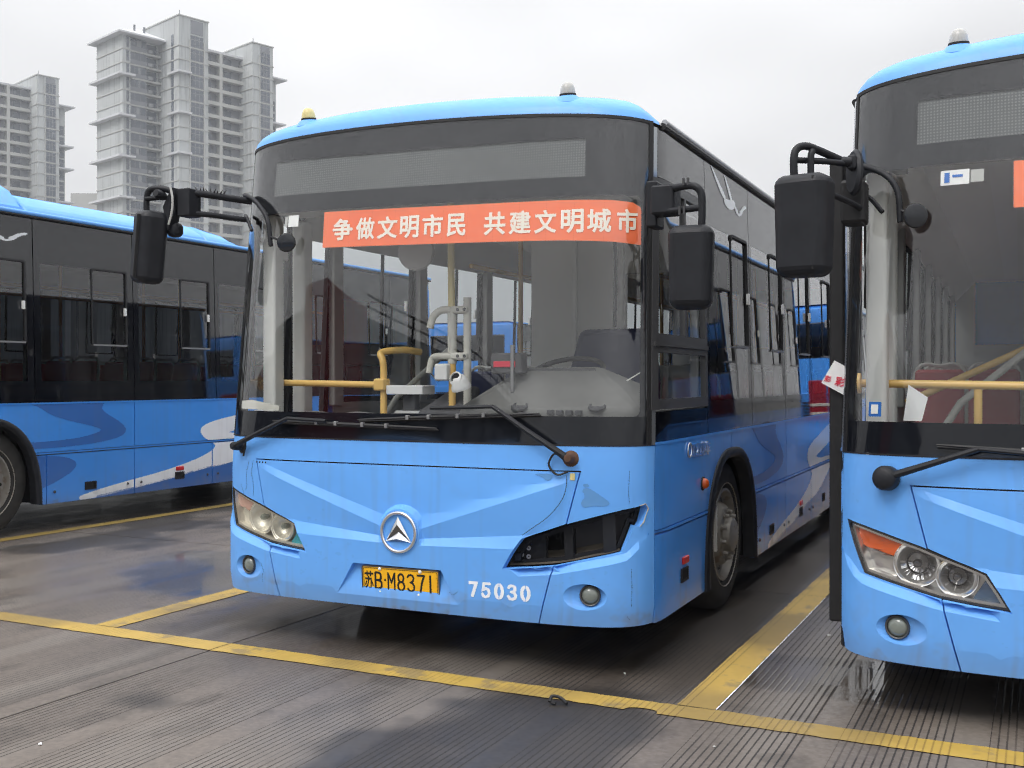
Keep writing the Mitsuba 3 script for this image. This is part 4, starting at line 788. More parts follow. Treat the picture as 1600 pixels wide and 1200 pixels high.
        part('dash_switch_row', cat([rb(.62 + .05 * q, .655 + .05 * q, .355, .375, 1.19, 1.215, .004) for q in range(4)]), 'inside_dark', 30)
        part('dash_cloth', cat([TM([(-1.0 + .1 * q, .30 + .01 * (q % 2), 1.171 + .006 * ((q * 7) % 3)) for q in range(9)] + [(-1.0 + .1 * q, .52, 1.172 + .008 * ((q * 5) % 3)) for q in range(9)], [[q, q + 1, q + 10] for q in range(8)] + [[q, q + 10, q + 9] for q in range(8)])]), 'dash', False)
        part('screen_litter', skin(Polygon([(-1.13, 1.205), (-1.13, 1.245), (-1.02, 1.252), (-.86, 1.232), (-.80, 1.225), (-.80, 1.20)]), -.012, .01, .05, .05), 'pole_gray', 30, 'crumpled plastic strip low in the windscreen corner')
        part('hanging_strap', tube([(.985, .34, 2.10), (.99, .34, 1.9), (.985, .34, 1.62)], .009, 6), 'rubber', 40)
        part('cab_cable', tube([(1.12, .30, 2.15), (1.14, .32, 1.75), (1.15, .34, 1.42), (1.04, .36, 1.36)], .0035, 6, smooth=False), 'white_plastic', 40)
        part('cab_cable', tube([(1.16, .34, 2.2), (1.17, .36, 1.22)], .004, 6, smooth=False), 'white_plastic', 40)
    else:
        part('paper_sheet', TM([(-.965, .36, 1.345), (-.885, .34, 1.29), (-.91, .34, 1.19), (-.985, .36, 1.19)], [[0, 1, 2], [0, 2, 3]]), 'paper', False, 'white sheet lying behind the windscreen')
        part('toll_sticker', skin(box(-1.115, 1.215, -1.06, 1.275), -.004, .003, .05, .05), 'sticker_blue', 30)
        part('toll_sticker__panel', skin(box(-1.103, 1.226, -1.072, 1.264), -.0015, .002, .05, .05), 'paper', 30)
    lb = part('inspection_label', skin(box(-.815, 2.155, -.742, 2.215) if main else box(-.845, 2.145, -.735, 2.205), -.003, .002, .05, .05), 'paper', 30)
    part(lb + '__tape', skin(box(-.84, 2.16, -.82, 2.21) if main else box(-.73, 2.15, -.68, 2.20), -.003, .002, .05, .05), 'white_lamp', 30)
    if not main: part(lb + '__print', skin(box(-.83, 2.155, -.81, 2.195).union(box(-.80, 2.175, -.76, 2.185)), -.0005, .001, .05, .05), 'sticker_blue', 30)
def clear_bin():
    V = [(-.36, .45, 1.33), (-.14, .45, 1.33), (-.32, .45, 1.55), (-.18, .45, 1.55), (-.36, .60, 1.33), (-.14, .60, 1.33), (-.32, .60, 1.55), (-.18, .60, 1.55)]
    return V, [[0, 1, 3], [0, 3, 2], [4, 5, 7], [4, 7, 6], [0, 4, 6], [0, 6, 2], [1, 5, 7], [1, 7, 3]]
def mirror_housing(w, d, h, r=.045):
    """the shell of a rear-view mirror: rounded box, deeper in the middle of its back, tapered downwards"""
    m = rb(-w / 2, w / 2, -d / 2, d / 2, -h / 2, h / 2, r, 4); v = m.vertices.copy()
    m = trimesh.Trimesh(v, m.faces).subdivide_to_size(.05); v = np.array(m.vertices)
    k = 1 - .05 * np.clip(-v[:, 2] / (h / 2), -1, 1)
    v[:, 0] *= k; v[:, 1] *= 1 + .12 * (1 - (v[:, 0] / (w / 2)) ** 2) * (v[:, 1] < 0)
    m.vertices = v; m.merge_vertices(); return m
def spin(m, a, o, lean=0.0, c=None):
    M = np.eye(4); M[:2, :2] = [[math.cos(a), -math.sin(a)], [math.sin(a), math.cos(a)]]
    L = np.eye(4); L[0, 0], L[0, 2], L[2, 0], L[2, 2] = math.cos(lean), math.sin(lean), -math.sin(lean), math.cos(lean)
    M = L @ M; M[:3, 3] = o; m = m.copy(); m.apply_transform(M); return m
def mirrors_wipers(K, which):
    """mirrors, wipers and what else differs from bus to bus"""
    part = K.part
    if which == 'main':
        m = part('door_mirror', spin(mirror_housing(.172, .145, .395), -.42, (-1.515, -.13, 2.083), .10), 'black_plastic', 40, 'drooping black mirror on the door side')
        part(m + '__seam', spin(rb(.034, .042, -.096, -.05, -.17, .17, .003), -.42, (-1.515, -.13, 2.083), .10), 'rubber', 30)
        part(m + '__hanger', tube([(-1.535, -.13, 2.25), (-1.535, -.13, 2.34), (-1.515, -.13, 2.392), (-1.45, -.12, 2.40), (-1.385, -.10, 2.385)], .017, 12), 'black_plastic', 40)
        part(m + '__cross_tube', tube([(-1.53, -.14, 2.345), (-1.42, -.12, 2.352)], .013, 10, smooth=False), 'black_plastic', 40)
        part(m + '__joint', cat([place(revolve([(0, .035), (.02, .034), (.024, .02), (.024, -.02), (.02, -.034), (0, -.035)], 16), (-1.43, -.14, 2.36), (0, -1, .2)), rb(-1.44, -1.36, -.10, -.02, 2.14, 2.22, .03)]), 'black_plastic', 40)
        part(m + '__gusset', trimesh.convex.convex_hull(np.array([(-1.43, -.12, 2.30), (-1.37, -.12, 2.40), (-1.36, -.10, 2.28), (-1.40, -.12, 2.17), (-1.37, -.05, 2.40), (-1.40, -.05, 2.17), (-1.36, -.05, 2.3)])), 'black_plastic', 30)
        part(m + '__gusset_edge', tube([(-1.372, -.125, 2.40), (-1.358, -.125, 2.34), (-1.362, -.125, 2.27), (-1.385, -.125, 2.20)], .006, 8), 'white_lamp', 40)
        part(m + '__bracket_plate', rb(-1.352, -1.268, -.10, .0, 2.245, 2.395, .008), 'black_plastic', 30)
        part(m + '__upper_arm', tube([(-1.29, -.05, 2.375), (-1.23, .02, 2.37), (-1.17, .10, 2.362), (-1.09, .20, 2.352)], [.019] * 19, 10), 'black_plastic', 40)
        part(m + '__lower_arm', tube([(-1.29, -.05, 2.265), (-1.22, .04, 2.262), (-1.165, .12, 2.255), (-1.11, .19, 2.25)], .015, 10), 'black_plastic', 40)
        rg = np.random.default_rng(3)
        part(m + '__torn_foam', cat([cyl(p, p + np.array([rg.uniform(-.02, .02), rg.uniform(-.01, .01), rg.uniform(.012, .028)]), .005, 5, .001) for p in [np.array([-1.27 + .012 * i, -.03 + .0125 * i, 2.388 - .001 * i]) for i in range(9)]]), 'rubber', False)
        front_arm(K, m, [(-1.235, 2.335, .03), (-1.15, 2.345, .05), (-1.02, 2.29, .05), (-.92, 2.19, .05), (-.885, 2.05, .045)], -.765, 2.06)
        m = part('driver_mirror', spin(mirror_housing(.188, .13, .362), .10, (1.475, -.05, 1.848)), 'black_plastic', 40)
        part(m + '__glass', spin(rb(-.085, .085, .067, .072, -.16, .16, .004), .10, (1.468, -.05, 1.848)), 'chrome', 30)
        part(m + '__hanger', tube([(1.52, -.05, 2.02), (1.522, -.05, 2.10), (1.518, -.05, 2.165), (1.49, -.05, 2.198), (1.43, -.02, 2.207), (1.36, .02, 2.205)], .0165, 12), 'black_plastic', 40)
        part(m + '__cross_tube', tube([(1.52, -.05, 2.105), (1.36, .0, 2.105)], .015, 10, smooth=False), 'black_plastic', 40)
        part(m + '__bracket', rb(1.275, 1.385, -.01, .11, 2.095, 2.225, .014), 'black_plastic', 30)
        part(m + '__base', rb(1.232, 1.285, .06, .18, 2.05, 2.26, .012), 'black_plastic', 30)
        part(m + '__bolt', cat([cyl((x, -.05, 2.205), (x, -.05, 2.236), .006, 8) for x in (1.44, 1.46)] + [cyl((x, -.04, 2.118), (x, -.04, 2.08), .006, 8) for x in (1.42, 1.44)]), 'dark_metal', 40)
    else:
        m = part('door_mirror', spin(mirror_housing(.205, .15, .392), -.20, (-1.285, -.29, 1.955)), 'black_plastic', 40)
        part(m + '__seam', spin(rb(-.004, .004, -.095, -.05, -.18, .175, .003), -.20, (-1.222, -.285, 1.96)), 'rubber', 30)
        part(m + '__hanger', tube([(-1.325, -.28, 2.13), (-1.327, -.28, 2.22), (-1.318, -.27, 2.258), (-1.29, -.25, 2.272), (-1.25, -.20, 2.262), (-1.17, -.06, 2.235)], .015, 12), 'black_plastic', 40)
        part(m + '__hanger_leg', tube([(-1.268, -.25, 2.13), (-1.268, -.25, 2.225), (-1.262, -.24, 2.255)], .013, 10), 'black_plastic', 40)
        part(m + '__cross_tube', tube([(-1.325, -.28, 2.215), (-1.22, -.16, 2.222), (-1.14, -.04, 2.225)], .012, 10), 'black_plastic', 40)
        part(m + '__knuckle', cat([place(revolve([(0, .03), (.016, .028), (.02, .0), (.016, -.028), (0, -.03)], 14), (-1.168, -.08, 2.232), (1, .2, 0)), rb(-1.16, -1.12, -.08, -.02, 2.20, 2.26, .015)]), 'black_plastic', 40)
        o = place(revolve([(0, .016), (.085, .013), (.098, 0), (.09, -.012), (0, -.014)], 28), (0, 0, 0), (0, 0, 1)); o.apply_scale((.55, 1, 1))
        part(m + '__base_plate', place(o, (-1.135, -.03, 2.195), (-.85, -.6, .1), (.55, -.8, .15)), 'black_plastic', 40)
        part(m + '__base', rb(-1.20, -1.10, .02, .16, 2.0, 2.18, .02), 'rubber', 30)
        part(m + '__stay', tube([(-1.20, -.22, 2.085), (-1.15, -.1, 2.07), (-1.12, .02, 2.06)], .012, 10), 'black_plastic', 40)
        front_arm(K, m, [(-1.235, 2.24, .03), (-1.18, 2.265, .05), (-1.06, 2.21, .05), (-1.00, 2.13, .05), (-.985, 2.0, .045)], -.925, 2.018)
    # wipers
    def wiper(tag, piv, elbow, tip, b0, b1, cap, label=None):
        p, q, r = [pt(*v) + nrm(*v) * d for v, d in ((piv, .05), (elbow, .06), (tip, .05))]
        w = part('wiper', tube(np.array([p, p * .5 + q * .5 + np.array([0, -.012, 0]), q]), [.016, .013, .011], 8, smooth=False), 'black_plastic', 40, label)
        part(w + '__forearm', tube([q, q * .5 + r * .5 + np.array([0, -.006, 0]), r], .009, 8, smooth=False), 'black_plastic', 40)
        sb = np.linspace(0, 1, 14); L = [(b0[0] + (b1[0] - b0[0]) * t, b0[1] + (b1[1] - b0[1]) * t) for t in sb]
        pts = np.array([pt(*l) + nrm(*l) * (.022 + .010 * math.sin(math.pi * t)) for l, t in zip(L, sb)])
        part(w + '__blade', tube(pts, np.interp(sb, [0, .08, .5, .92, 1], [.004, .007, .010, .007, .004]), 6, smooth=False), 'rubber', 40)
        pts2 = np.array([pt(*l) + nrm(*l) * .008 for l in L]) - np.array([0, 0, .008])
        part(w + '__rubber_edge', tube(pts2, .006, 5, smooth=False), 'rubber', 40)
        for t in (.3, .42, .58, .72):
            l = (b0[0] + (b1[0] - b0[0]) * t, b0[1] + (b1[1] - b0[1]) * t); c = pt(*l) + nrm(*l) * .033
            part(w + '__clip', rb(c[0] - .008, c[0] + .008, c[1] - .012, c[1] + .012, c[2] - .010, c[2] + .012, .003), 'gray_metal', 30)
        if cap: part(w + '__pivot_cap', place(revolve([(0, .046), (.030, .044), (.044, .034), (.050, .018), (.050, -.02), (0, -.02)], 28), pt(*piv) + nrm(*piv) * .03, nrm(*piv)), 'black_plastic', 40)
        else:
            part(w + '__pivot', place(revolve([(0, .06), (.016, .058), (.022, .045), (.024, 0), (.038, -.01), (.04, -.03)], 20), pt(*piv) + nrm(*piv) * .01, nrm(*piv)), 'rust' if tag else 'black_plastic', 40)
            part(w + '__hose', tube([pt(piv[0] - .02, piv[1] - .01) + nrm(*piv) * .03, pt(piv[0] - .07, piv[1] + .02) + nrm(*piv) * .03, pt(piv[0] - .10, piv[1] - .03) + nrm(*piv) * .02, pt(piv[0] - .06, piv[1] - .075) + nrm(*piv) * .015, pt(piv[0] - .01, piv[1] - .06) + nrm(*piv) * .01] if tag else [pt(piv[0] + .02, piv[1]) + nrm(*piv) * .03, pt(piv[0] + .07, piv[1] + .03) + nrm(*piv) * .03, pt(piv[0] + .04, piv[1] - .05) + nrm(*piv) * .015], .005, 6), 'rubber', 40)
    if which == 'main':
        wiper(1, (.882, 1.001), (.511, 1.232), (.17, 1.222), (-.265, 1.160), (.732, 1.205), False, 'wiper on a rusty pivot')
        wiper(0, (-1.060, 1.005), (-.675, 1.158), (-.44, 1.150), (-.81, 1.146), (.195, 1.126), False)
    else:
        wiper(1, (.90, 1.0), (.511, 1.22), (.17, 1.215), (-.265, 1.160), (.732, 1.195), True)
        wiper(0, (-1.015, .968), (-.675, 1.095), (-.40, 1.075), (-.83, 1.108), (.195, 1.06), True)
def front_arm(K, m, pts, s, zz):
    """round close-view mirror; its bent arm is a glass reflection built solid"""
    P_ = [pt(a, b) + nrm(a, b) * o for a, b, o in pts]
    part = K.part; z = pts[0][1]
    part(m + '__close_view_arm', tube(P_, .0125, 10), 'black_plastic', 40)  # arm reflected in the glass, added as a solid tube
    part(m + '__arm_brace', tube([pt(-1.20, z - .09) + nrm(-1.2, z - .1) * .03, pt(-1.12, z - .12) + nrm(-1.12, z - .13) * .04, pt(-1.06, z - .19) + nrm(-1.06, z - .2) * .04], .010, 8), 'black_plastic', 40)
    o = pt(s, zz) + nrm(s, zz) * .055; ax = (-.45, 1, .05)
    part(m + '__close_view_mirror', place(revolve([(0, .006), (.030, .004), (.044, -.002), (.047, -.008), (.040, -.011), (0, -.014)], 32), o, ax), 'mirror_dark', 40)
    part(m + '__close_view_rim', place(trimesh.creation.torus(.046, .0042, 32, 8), o, ax), 'rubber', True)
    part(m + '__close_view_stalk', tube([P_[-1] + np.array([-.005, 0, .05]), o], .006, 8, smooth=False), 'black_plastic', 40)

def plate_and_marks(K):
    part = K.part
    x0, x1, z0, z1 = -.243, .203, .298, .444
    o = pt(-.02, .37) ; yb = -.012
    def at(u, z, w): return np.array([u, yb - .032 * (z - .30) / .15 * 0 - w, z])
    pl = rounded(box(-.218, -.068, .218, .068), .012)
    M = np.eye(4); c = math.cos(.05); s_ = math.sin(.05)
    def fix(mesh): # plate lies in the recess, leaning back a little
        return place(mesh, (.0, -.020, .371), (0, -1, -.06), (1, 0, .008))
    p = part('licence_plate', fix(extrude(pl, .004)), 'plate_yellow', False, 'yellow licence plate reading 苏B·M8371')
    part(p + '__frame', fix(extrude(pl.buffer(.004).difference(pl.buffer(-.003)), .006)), 'chrome_dark', False)
    part(p + '__border', fix(translate_z(extrude(pl.buffer(-.0075).difference(pl.buffer(-.0095)), .001), .0045)), 'plate_black', False)
    def letters(g, u0, u1, v0, v1):
        b = g.bounds; g = affinity.translate(g, -b[0], -b[1]); g = affinity.scale(g, (u1 - u0) / (b[2] - b[0]), (v1 - v0) / (b[3] - b[1]), origin=(0, 0))
        return fix(translate_z(extrude(affinity.translate(g, u0, v0), .0016), .004))
    part(p + '__character', letters(glyph('苏'), -.205, -.155, -.046, .044), 'plate_black', False)
    part(p + '__character', letters(outline('B'), -.147, -.102, -.046, .044), 'plate_black', False)
    part(p + '__dot', fix(translate_z(extrude(ell(-.086, .004, .0055, .0055, 14), .0016), .004)), 'plate_black', False)
    for ch, u0, u1 in (('M', -.072, -.027), ('8', -.017, .028), ('3', .040, .085), ('7', .097, .142), ('1', .166, .176)):
        g = outline(ch) if ch != '1' else box(0, 0, .01, .09)
        part(p + '__character', letters(g, u0, u1, -.046, .044), 'plate_black', False)
    for u, v in ((-.115, .058), (.115, .058), (-.115, -.058), (.105, -.058)):
        part(p + '__screw', fix(translate_z(place(revolve([(0, .006), (.006, .0055), (.009, .003), (.0095, 0)], 14), (u, v, .004), (0, 0, 1)), 0)), 'white_plastic', 40)
    for j, ch in enumerate('75030'):
        g = stencil(ch); b = g.bounds; w = .052; u = .384 + .0665 * j
        g = affinity.translate(affinity.scale(affinity.translate(g, -b[0], -b[1]), w / (b[2] - b[0]), .076 / (b[3] - b[1]), origin=(0, 0)), u, .333)
        part('fleet_number', skin(g, .0015, 0, .03, .03, (), True), 'number_white', 30, f'stencilled white digit {ch}')
    # loose wire over the bonnet and bare patches
    L = [(.868, .925), (.865, .86), (.84, .80), (.78, .73), (.70, .672), (.655, .64)]
    part('loose_wire', tube([pt(*l) + nrm(*l) * (.010 + float(relief(*np.array(l)))) for l in L],   .0014, 6), 'rubber', 40)
    for g, mt in ((Polygon(chaikin([(.935, .86), (.965, .872), (1.0, .85), (1.04, .825), (1.07, .80), (1.05, .785), (.98, .787), (.945, .775), (.93, .80), (.955, .83)])), 'bare_patch'), (Polygon(chaikin([(.70, .925), (.76, .93), (.80, .925), (.795, .905), (.77, .895), (.745, .915)])), 'bare_patch'), (Polygon(chaikin([(.94, .885), (.965, .89), (.975, .875), (.95, .868)])), 'bare_patch')):
        part('bare_patch', skin(g, .0016, 0, .03, .03, (), True), 'bare_patch', 30)
    part('hinge_tab', onskin(rb(-.012, .012, -.02, .012, 0, .006, .003), .893, .922, 0), 'cream', 30)
    for k in range(4): part('rivet_hole', place(revolve([(0, .002), (.005, .001)], 8), pt(-.925 + .022 * k, .928) + nrm(-.92, .925) * .001, nrm(-.92, .925)), 'cavity', False)
    CR = [[(-.845, .30), (-.85, .335), (-.842, .36), (-.86, .40)], [(-.99, .93), (-1.01, .86), (-1.005, .80), (-1.02, .77)], [(-.955, .935), (-.965, .87), (-.95, .80), (-.955, .74)], [(-1.03, .745), (-1.06, .80)], [(1.155, .95), (1.153, .86), (1.155, .80)], [(1.16, .50), (1.163, .42), (1.16, .33)], [(1.14, .285), (1.155, .268)], [(.28, .345), (.30, .335), (.325, .352)]]
    for L in CR: part('paint_crack', tube([pt(*l) + nrm(*l) * (.0008 + float(relief(*np.array(l)))) for l in L], .0007, 5), 'crack', 40)
def slogan_banner(K, label):
    part = K.part
    # banner in the windscreen
    bt = [(-.592, 2.222), (-.1, 2.220), (.36, 2.216), (.8, 2.215), (1.06, 2.210), (1.16, 2.200), (1.200, 2.180), (1.212, 2.15)]
    bb = [(1.212, 1.998), (1.06, 2.012), (.8, 2.022), (.36, 2.028), (-.590, 2.037)]
    bt, bb = [(a + .02 * (a < 1), b) for a, b in bt], [(a + .02 * (a < 1), b) for a, b in bb]
    bn = part('banner', skin(Polygon(bt + bb), -.0075, 0, .03, .06), 'banner_orange', True, label)
    cx = [-.527, -.378, -.246, -.107, .025, .169, .379, .517, .652, .788, .919, 1.062]
    wd = [.127, .114, .122, .112, .12, .107, .119, .116, .113, .114, .116, .103]
    for ch, u, w in zip('争做文明市民共建文明城市', cx, wd):
        g = glyph(ch); b = g.bounds; zz = 2.070 - .010 * (u + .5); u += .02
        g = affinity.translate(affinity.scale(affinity.translate(g, -b[0], -b[1]), w / (b[2] - b[0]), .112 / (b[3] - b[1]), origin=(0, 0)), u, zz)
        part(bn + '__character', skin(unary_union(polys(g)), -.0045, 0, .03, .06), 'banner_text', True)
def translate_z(m, d): m = m.copy(); m.apply_translation((0, 0, d)); return m
def outline(ch):
    """the outline of narrow plate lettering as bands of even width"""
    if ch == 'B': return unary_union([LineString([(0, 0), (0, 1)]), LineString([(0, 1), (.22, 1), (.36, .95), (.42, .85), (.42, .66), (.36, .56), (.22, .52), (0, .52)]), LineString([(.22, .52), (.38, .47), (.46, .36), (.46, .16), (.38, .04), (.22, 0), (0, 0)])]).buffer(.055, cap_style='flat').buffer(.01)
    if ch == 'M': return unary_union([LineString([(0, 0), (0, 1)]), LineString([(.5, 0), (.5, 1)]), LineString([(0, 1), (.25, .42), (.5, 1)])]).buffer(.055)
    if ch == '8': return unary_union([ell(.22, .755, .18, .245, 24).exterior, ell(.22, .26, .22, .26, 24).exterior]).buffer(.055)
    if ch == '3': return LineString([(0, .86), (.08, .97), (.22, 1), (.36, .94), (.42, .8), (.36, .62), (.2, .54), (.36, .48), (.46, .30), (.42, .1), (.26, 0), (.1, .02), (0, .15)]).buffer(.055)
    return LineString([(0, 1), (.46, 1), (.3, .55), (.2, 0)]).buffer(.055, cap_style='flat')
def stencil(ch):
    cut = unary_union([box(.21, .86, .27, 1.2), box(.21, -.2, .27, .14)])
    if ch == '7': return LineString([(.0, .90), (.42, .90), (.30, .5), (.16, 0)]).buffer(.10, cap_style='flat', join_style='mitre').union(box(-.06, .78, .05, 1.0))
    if ch == '5': return LineString([(.46, .91), (.10, .91), (.06, .52), (.22, .60), (.38, .54), (.43, .36), (.38, .14), (.22, .07), (.08, .1), (.03, .24)]).buffer(.088, join_style='mitre')
    if ch == '0': return ell(.24, .5, .19, .42, 32).exterior.buffer(.095).difference(box(.225, .8, .255, 1.2)).difference(box(.225, -.2, .255, .2))
    return LineString([(.03, .80), (.10, .92), (.24, .94), (.38, .86), (.40, .68), (.30, .54), (.18, .53), (.32, .51), (.43, .36), (.40, .14), (.26, .06), (.10, .08), (.02, .24)]).buffer(.09)
# ------------------------------------------------------------------ the buses
def bare_fn(p, n, uv): return mix((0.085, 0.25, 0.55), (0.12, 0.29, 0.56), fbm(p.x * 30, p.y * 30, p.z * 30, 3))
P('bare_patch', mikit.proc(bare_fn), 0.6, 0.3)
def TR(x, y, z=0.0, deg=0.0, k=1.0): return T4().translate([x, y, z]).rotate([0, 0, 1], deg).scale(k)
def add(key, mesh, mat, smooth=35, M=None, label=None):
    base, i, k = key, 0, key
    while k in scene: i += 1; k = f'{base}_{i:03d}'
    scene[k] = {**mikit.ply(mesh, mat, smooth), **({'to_world': M} if M is not None else {})}
    if label: labels.setdefault(k, {})['label'] = label
    return k
main_bus = build_bus(True); mirrors_wipers(main_bus, 'main'); plate_and_marks(main_bus); slogan_banner(main_bus, 'orange banner with white characters behind the windscreen')
main_key = main_bus.put('city_bus', TR(-.02, 0), 'pale blue city bus with a missing headlight and an orange slogan banner', 'bus', 'blue city buses parked in the bays')
other = build_bus(False); mirrors_wipers(other, 'other'); slogan_banner(other, 'orange banner cut by the edge of the photo')
right_key = other.put('city_bus', TR(3.27, -.06), 'blue city bus cut by the right edge, its front door open and its headlight clear', 'bus', 'blue city buses parked in the bays')
K2 = 1.0815
LX = -5.1328 - 1.25 * K2
left_key = other.put('city_bus', TR(LX, -.15, 0, -math.degrees(.0146), K2), 'blue city bus seen side-on behind the empty bay, dark windows and red seats', 'bus', 'blue city buses parked in the bays', skip=('entry_door', 'toll_sticker', 'paper_sheet', 'banner'))
rear_key = other.put('city_bus', TR(3.4, 22.0, 0, 180.0), 'blue city bus with its tail towards the camera, behind the open-door bus', 'bus', 'blue city buses parked in the bays', skip=('entry_door', 'toll_sticker', 'paper_sheet', 'banner', 'passenger_seat'))
rear2_key = other.put('city_bus', TR(-7.9, 25.5, 0, 176.0), 'blue city bus seen from behind through the windows of the bus with the banner', 'bus', 'blue city buses parked in the bays', skip=('entry_door', 'toll_sticker', 'paper_sheet', 'banner', 'passenger_seat'))
RM = TR(3.4, 22.0, 0, 180.0)
for x0, x1 in ((-1.19, -.92), (-.90, -.62), (.62, .90), (.92, 1.19)): add(rear_key + '__red_tail_panel', rb(x0, x1, LEN - .02, LEN + .02, .74, 1.42, .015), 'tail_red', 30, RM)
for x0, x1 in ((-1.17, -.64), (.64, 1.17)):
    for z in (.86, 1.0): add(rear_key + '__white_tail_bar', rb(x0, x1, LEN + .01, LEN + .03, z, z + .045, .006), 'pole_gray', 30, RM)
# the extra roof pods of the left bus, in its own coordinates
LM = TR(LX, -.15, 0, -math.degrees(.0146), K2)
def pod(y0, y1, h, e0, e1, x=1.16):
    prof = [(x, 2.625), (x - .012, 2.665), (x - .035, 2.672), (x - .045, 2.69), (x - .15, 2.625 + h * .72), (x - .26, 2.625 + h * .95), (x - .40, 2.625 + h), (0, 2.625 + h * 1.02)]
    prof = prof + [(-a, b) for a, b in prof[-2::-1]]
    ys = [y0, y0 + e0 * .15, y0 + e0 * .5, y0 + e0, y1 - e1, y1 - e1 * .5, y1 - e1 * .15, y1]; ks = [0.05, .45, .85, 1, 1, .85, .45, .05]
    V = np.array([[(a * (1 if k > .9 else .97 + .03 * k), y, 2.625 + (b - 2.625) * k) for a, b in prof] for y, k in zip(ys, ks)]); m = len(prof); f = []
    for i in range(len(ys) - 1):
        for j in range(m - 1): q = i * m + j; f += [[q, q + 1, q + m + 1], [q, q + m + 1, q + m]]
    return TM(V.reshape(-1, 3), f)
add(left_key + '__roof_pod', pod(.2, 2.165, .25, .5, .03, 1.165), 'paint_front', 35, LM)
add(left_key + '__roof_pod', pod(2.18, 4.30, .185, .03, .03), 'paint_front', 35, LM)
add(left_key + '__roof_pod', pod(4.315, 4.95, .185, .03, .55), 'paint_front', 35, LM)
# slips of paper caught on the open door
pv = np.array([(-1.277, .402, 1.451), (-1.217, .398, 1.417), (-1.222, .400, 1.290), (-1.334, .404, 1.352)])
w = [3.27, -.06, 0]
scene['paper_slip'] = mikit.ply(TM(np.vstack([pv, pv + [0, .003, 0]]), [[0, 1, 2], [0, 2, 3], [4, 6, 5], [4, 7, 6], [0, 4, 5], [0, 5, 1], [1, 5, 6], [1, 6, 2], [2, 6, 7], [2, 7, 3], [3, 7, 4], [3, 4, 0]]), 'paper', False, to_world=TR(*w))
labels['paper_slip'] = {'label': 'white slip with red characters tucked over the open door edge', 'category': 'paper'}
for u, z, k in ((-1.277, 1.345, .045), (-1.322, 1.362, .030)):
    g = affinity.scale(glyph('彩'), k, k, origin=(0, 0)); m = place(extrude(g, .001), (u, .3985 if u > -1.3 else .4005, z), (0, -1, 0), (1, 0, -.25))
    add('paper_slip__character', m, 'paper_red', False, TR(*w))

# ------------------------------------------------------------------ ground
def G(u, v, z=0.0): return np.array([u + GA * v, v - GA * u, z])          # along the bays: v back, u across
def sheet(poly, z, depth=0.0, n=None):
    V, F, k = [], [], 0
    for q in polys(poly):
        v, f = ear(q); V.append(np.array([G(a, b, z) for a, b in v])); F.append(f + k); k += len(v)
        if depth:
            for r in [q.exterior] + list(q.interiors):
                c = np.array(r.coords)[:-1]; t = np.array([G(a, b, z) for a, b in c]); m = len(c)
                V.append(np.vstack([t, t - [0, 0, depth]])); i = np.arange(m); j = (i + 1) % m
                F.append(np.vstack([np.c_[i, i + m, j], np.c_[j, i + m, j + m]]) + k); k += 2 * m
    return TM(np.vstack(V), np.vstack(F))
def far_fn(p, n, uv): return mix((0.10, 0.098, 0.092), (0.17, 0.165, 0.155), fbm(p.x * .05, p.y * .05, 1.0, 4))
P('far_ground', mikit.proc(far_fn), 0.7, 0.3)
scene['ground'] = mikit.ply(TM([(-355, -195, -.06), (235, -195, -.06), (235, 435, -.06), (-355, 435, -.06)], [[0, 1, 2], [0, 2, 3]]), 'far_ground', False)
labels['ground'] = {'kind': 'structure'}
US = [-34.15, -25.85, -21.7, -17.55, -13.4, -9.25, -5.10, -.95, 3.20, 7.35, 11.5, 19.8]; VS = [-28, -17.6, -12.6, -7.6, -2.61, 2.385, 7.38, 12.37, 17.4, 27.4, 42]
scene['pavement'] = mikit.ply(sheet(box(US[0], VS[0], US[-1], VS[-1]), -.022), 'cavity', False); labels['pavement'] = {'kind': 'structure'}
i = 0
for a, b in zip(US, US[1:]):
    for c, d in zip(VS, VS[1:]):
        k = 'pavement__slab' + (f'_{i:03d}' if i else ''); i += 1
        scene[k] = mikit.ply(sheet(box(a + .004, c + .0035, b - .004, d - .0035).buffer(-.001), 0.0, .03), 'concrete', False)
# painted bay lines with frayed edges
def frayed(u0, v0, u1, v1, seed, amp=.006, step=.03):
    rg = np.random.default_rng(seed)
    if u1 - u0 > v1 - v0:
        t = np.arange(u0, u1, step); e = lambda: rg.normal(0, amp * .35, len(t)) + amp * (meshkit.fbm(np.c_[t * 3, t * 0, t * 0 + rg.uniform(0, 99)], 3) - .5) * 2.5
        return Polygon(np.vstack([np.c_[t, v0 + e()], np.c_[t, v1 + e()][::-1]])).buffer(0)
    t = np.arange(v0, v1, step); e = lambda: rg.normal(0, amp * .35, len(t)) + amp * (meshkit.fbm(np.c_[t * 3, t * 0, t * 0 + rg.uniform(0, 99)], 3) - .5) * 2.5
    return Polygon(np.vstack([np.c_[u0 + e(), t], np.c_[u1 + e(), t][::-1]])).buffer(0)
V0, V1 = -.1848 - .150, -.1848
front = frayed(-22, V0, 12, V1, 1)
nick = Polygon(chaikin([(1.255, V0 - .05), (1.262, V0 + .024), (1.30, V0 + .044), (1.36, V0 + .046), (1.40, V0 + .03), (1.405, V0 - .05)]))
front = front.difference(nick).difference(box(-.954, -2, -.946, 2))
lines = [('long yellow line painted across in front of the bays', front)]
for u, w, lb in ((1.603, .165, 'yellow bay line between the bannered bus and the open-door bus'), (-1.757, .155, 'yellow bay line running under the corner of the bannered bus'), (-5.04, .155, 'yellow bay line nearest the side-on bus at the left'), (4.9, .155, None), (-8.3, .155, None)):
    g = frayed(u - w, V1 + .006, u, 11, int(abs(u) * 10), .004)
    if lb: lines.append((lb, g.difference(box(-20, 2.382, 20, 2.388))))
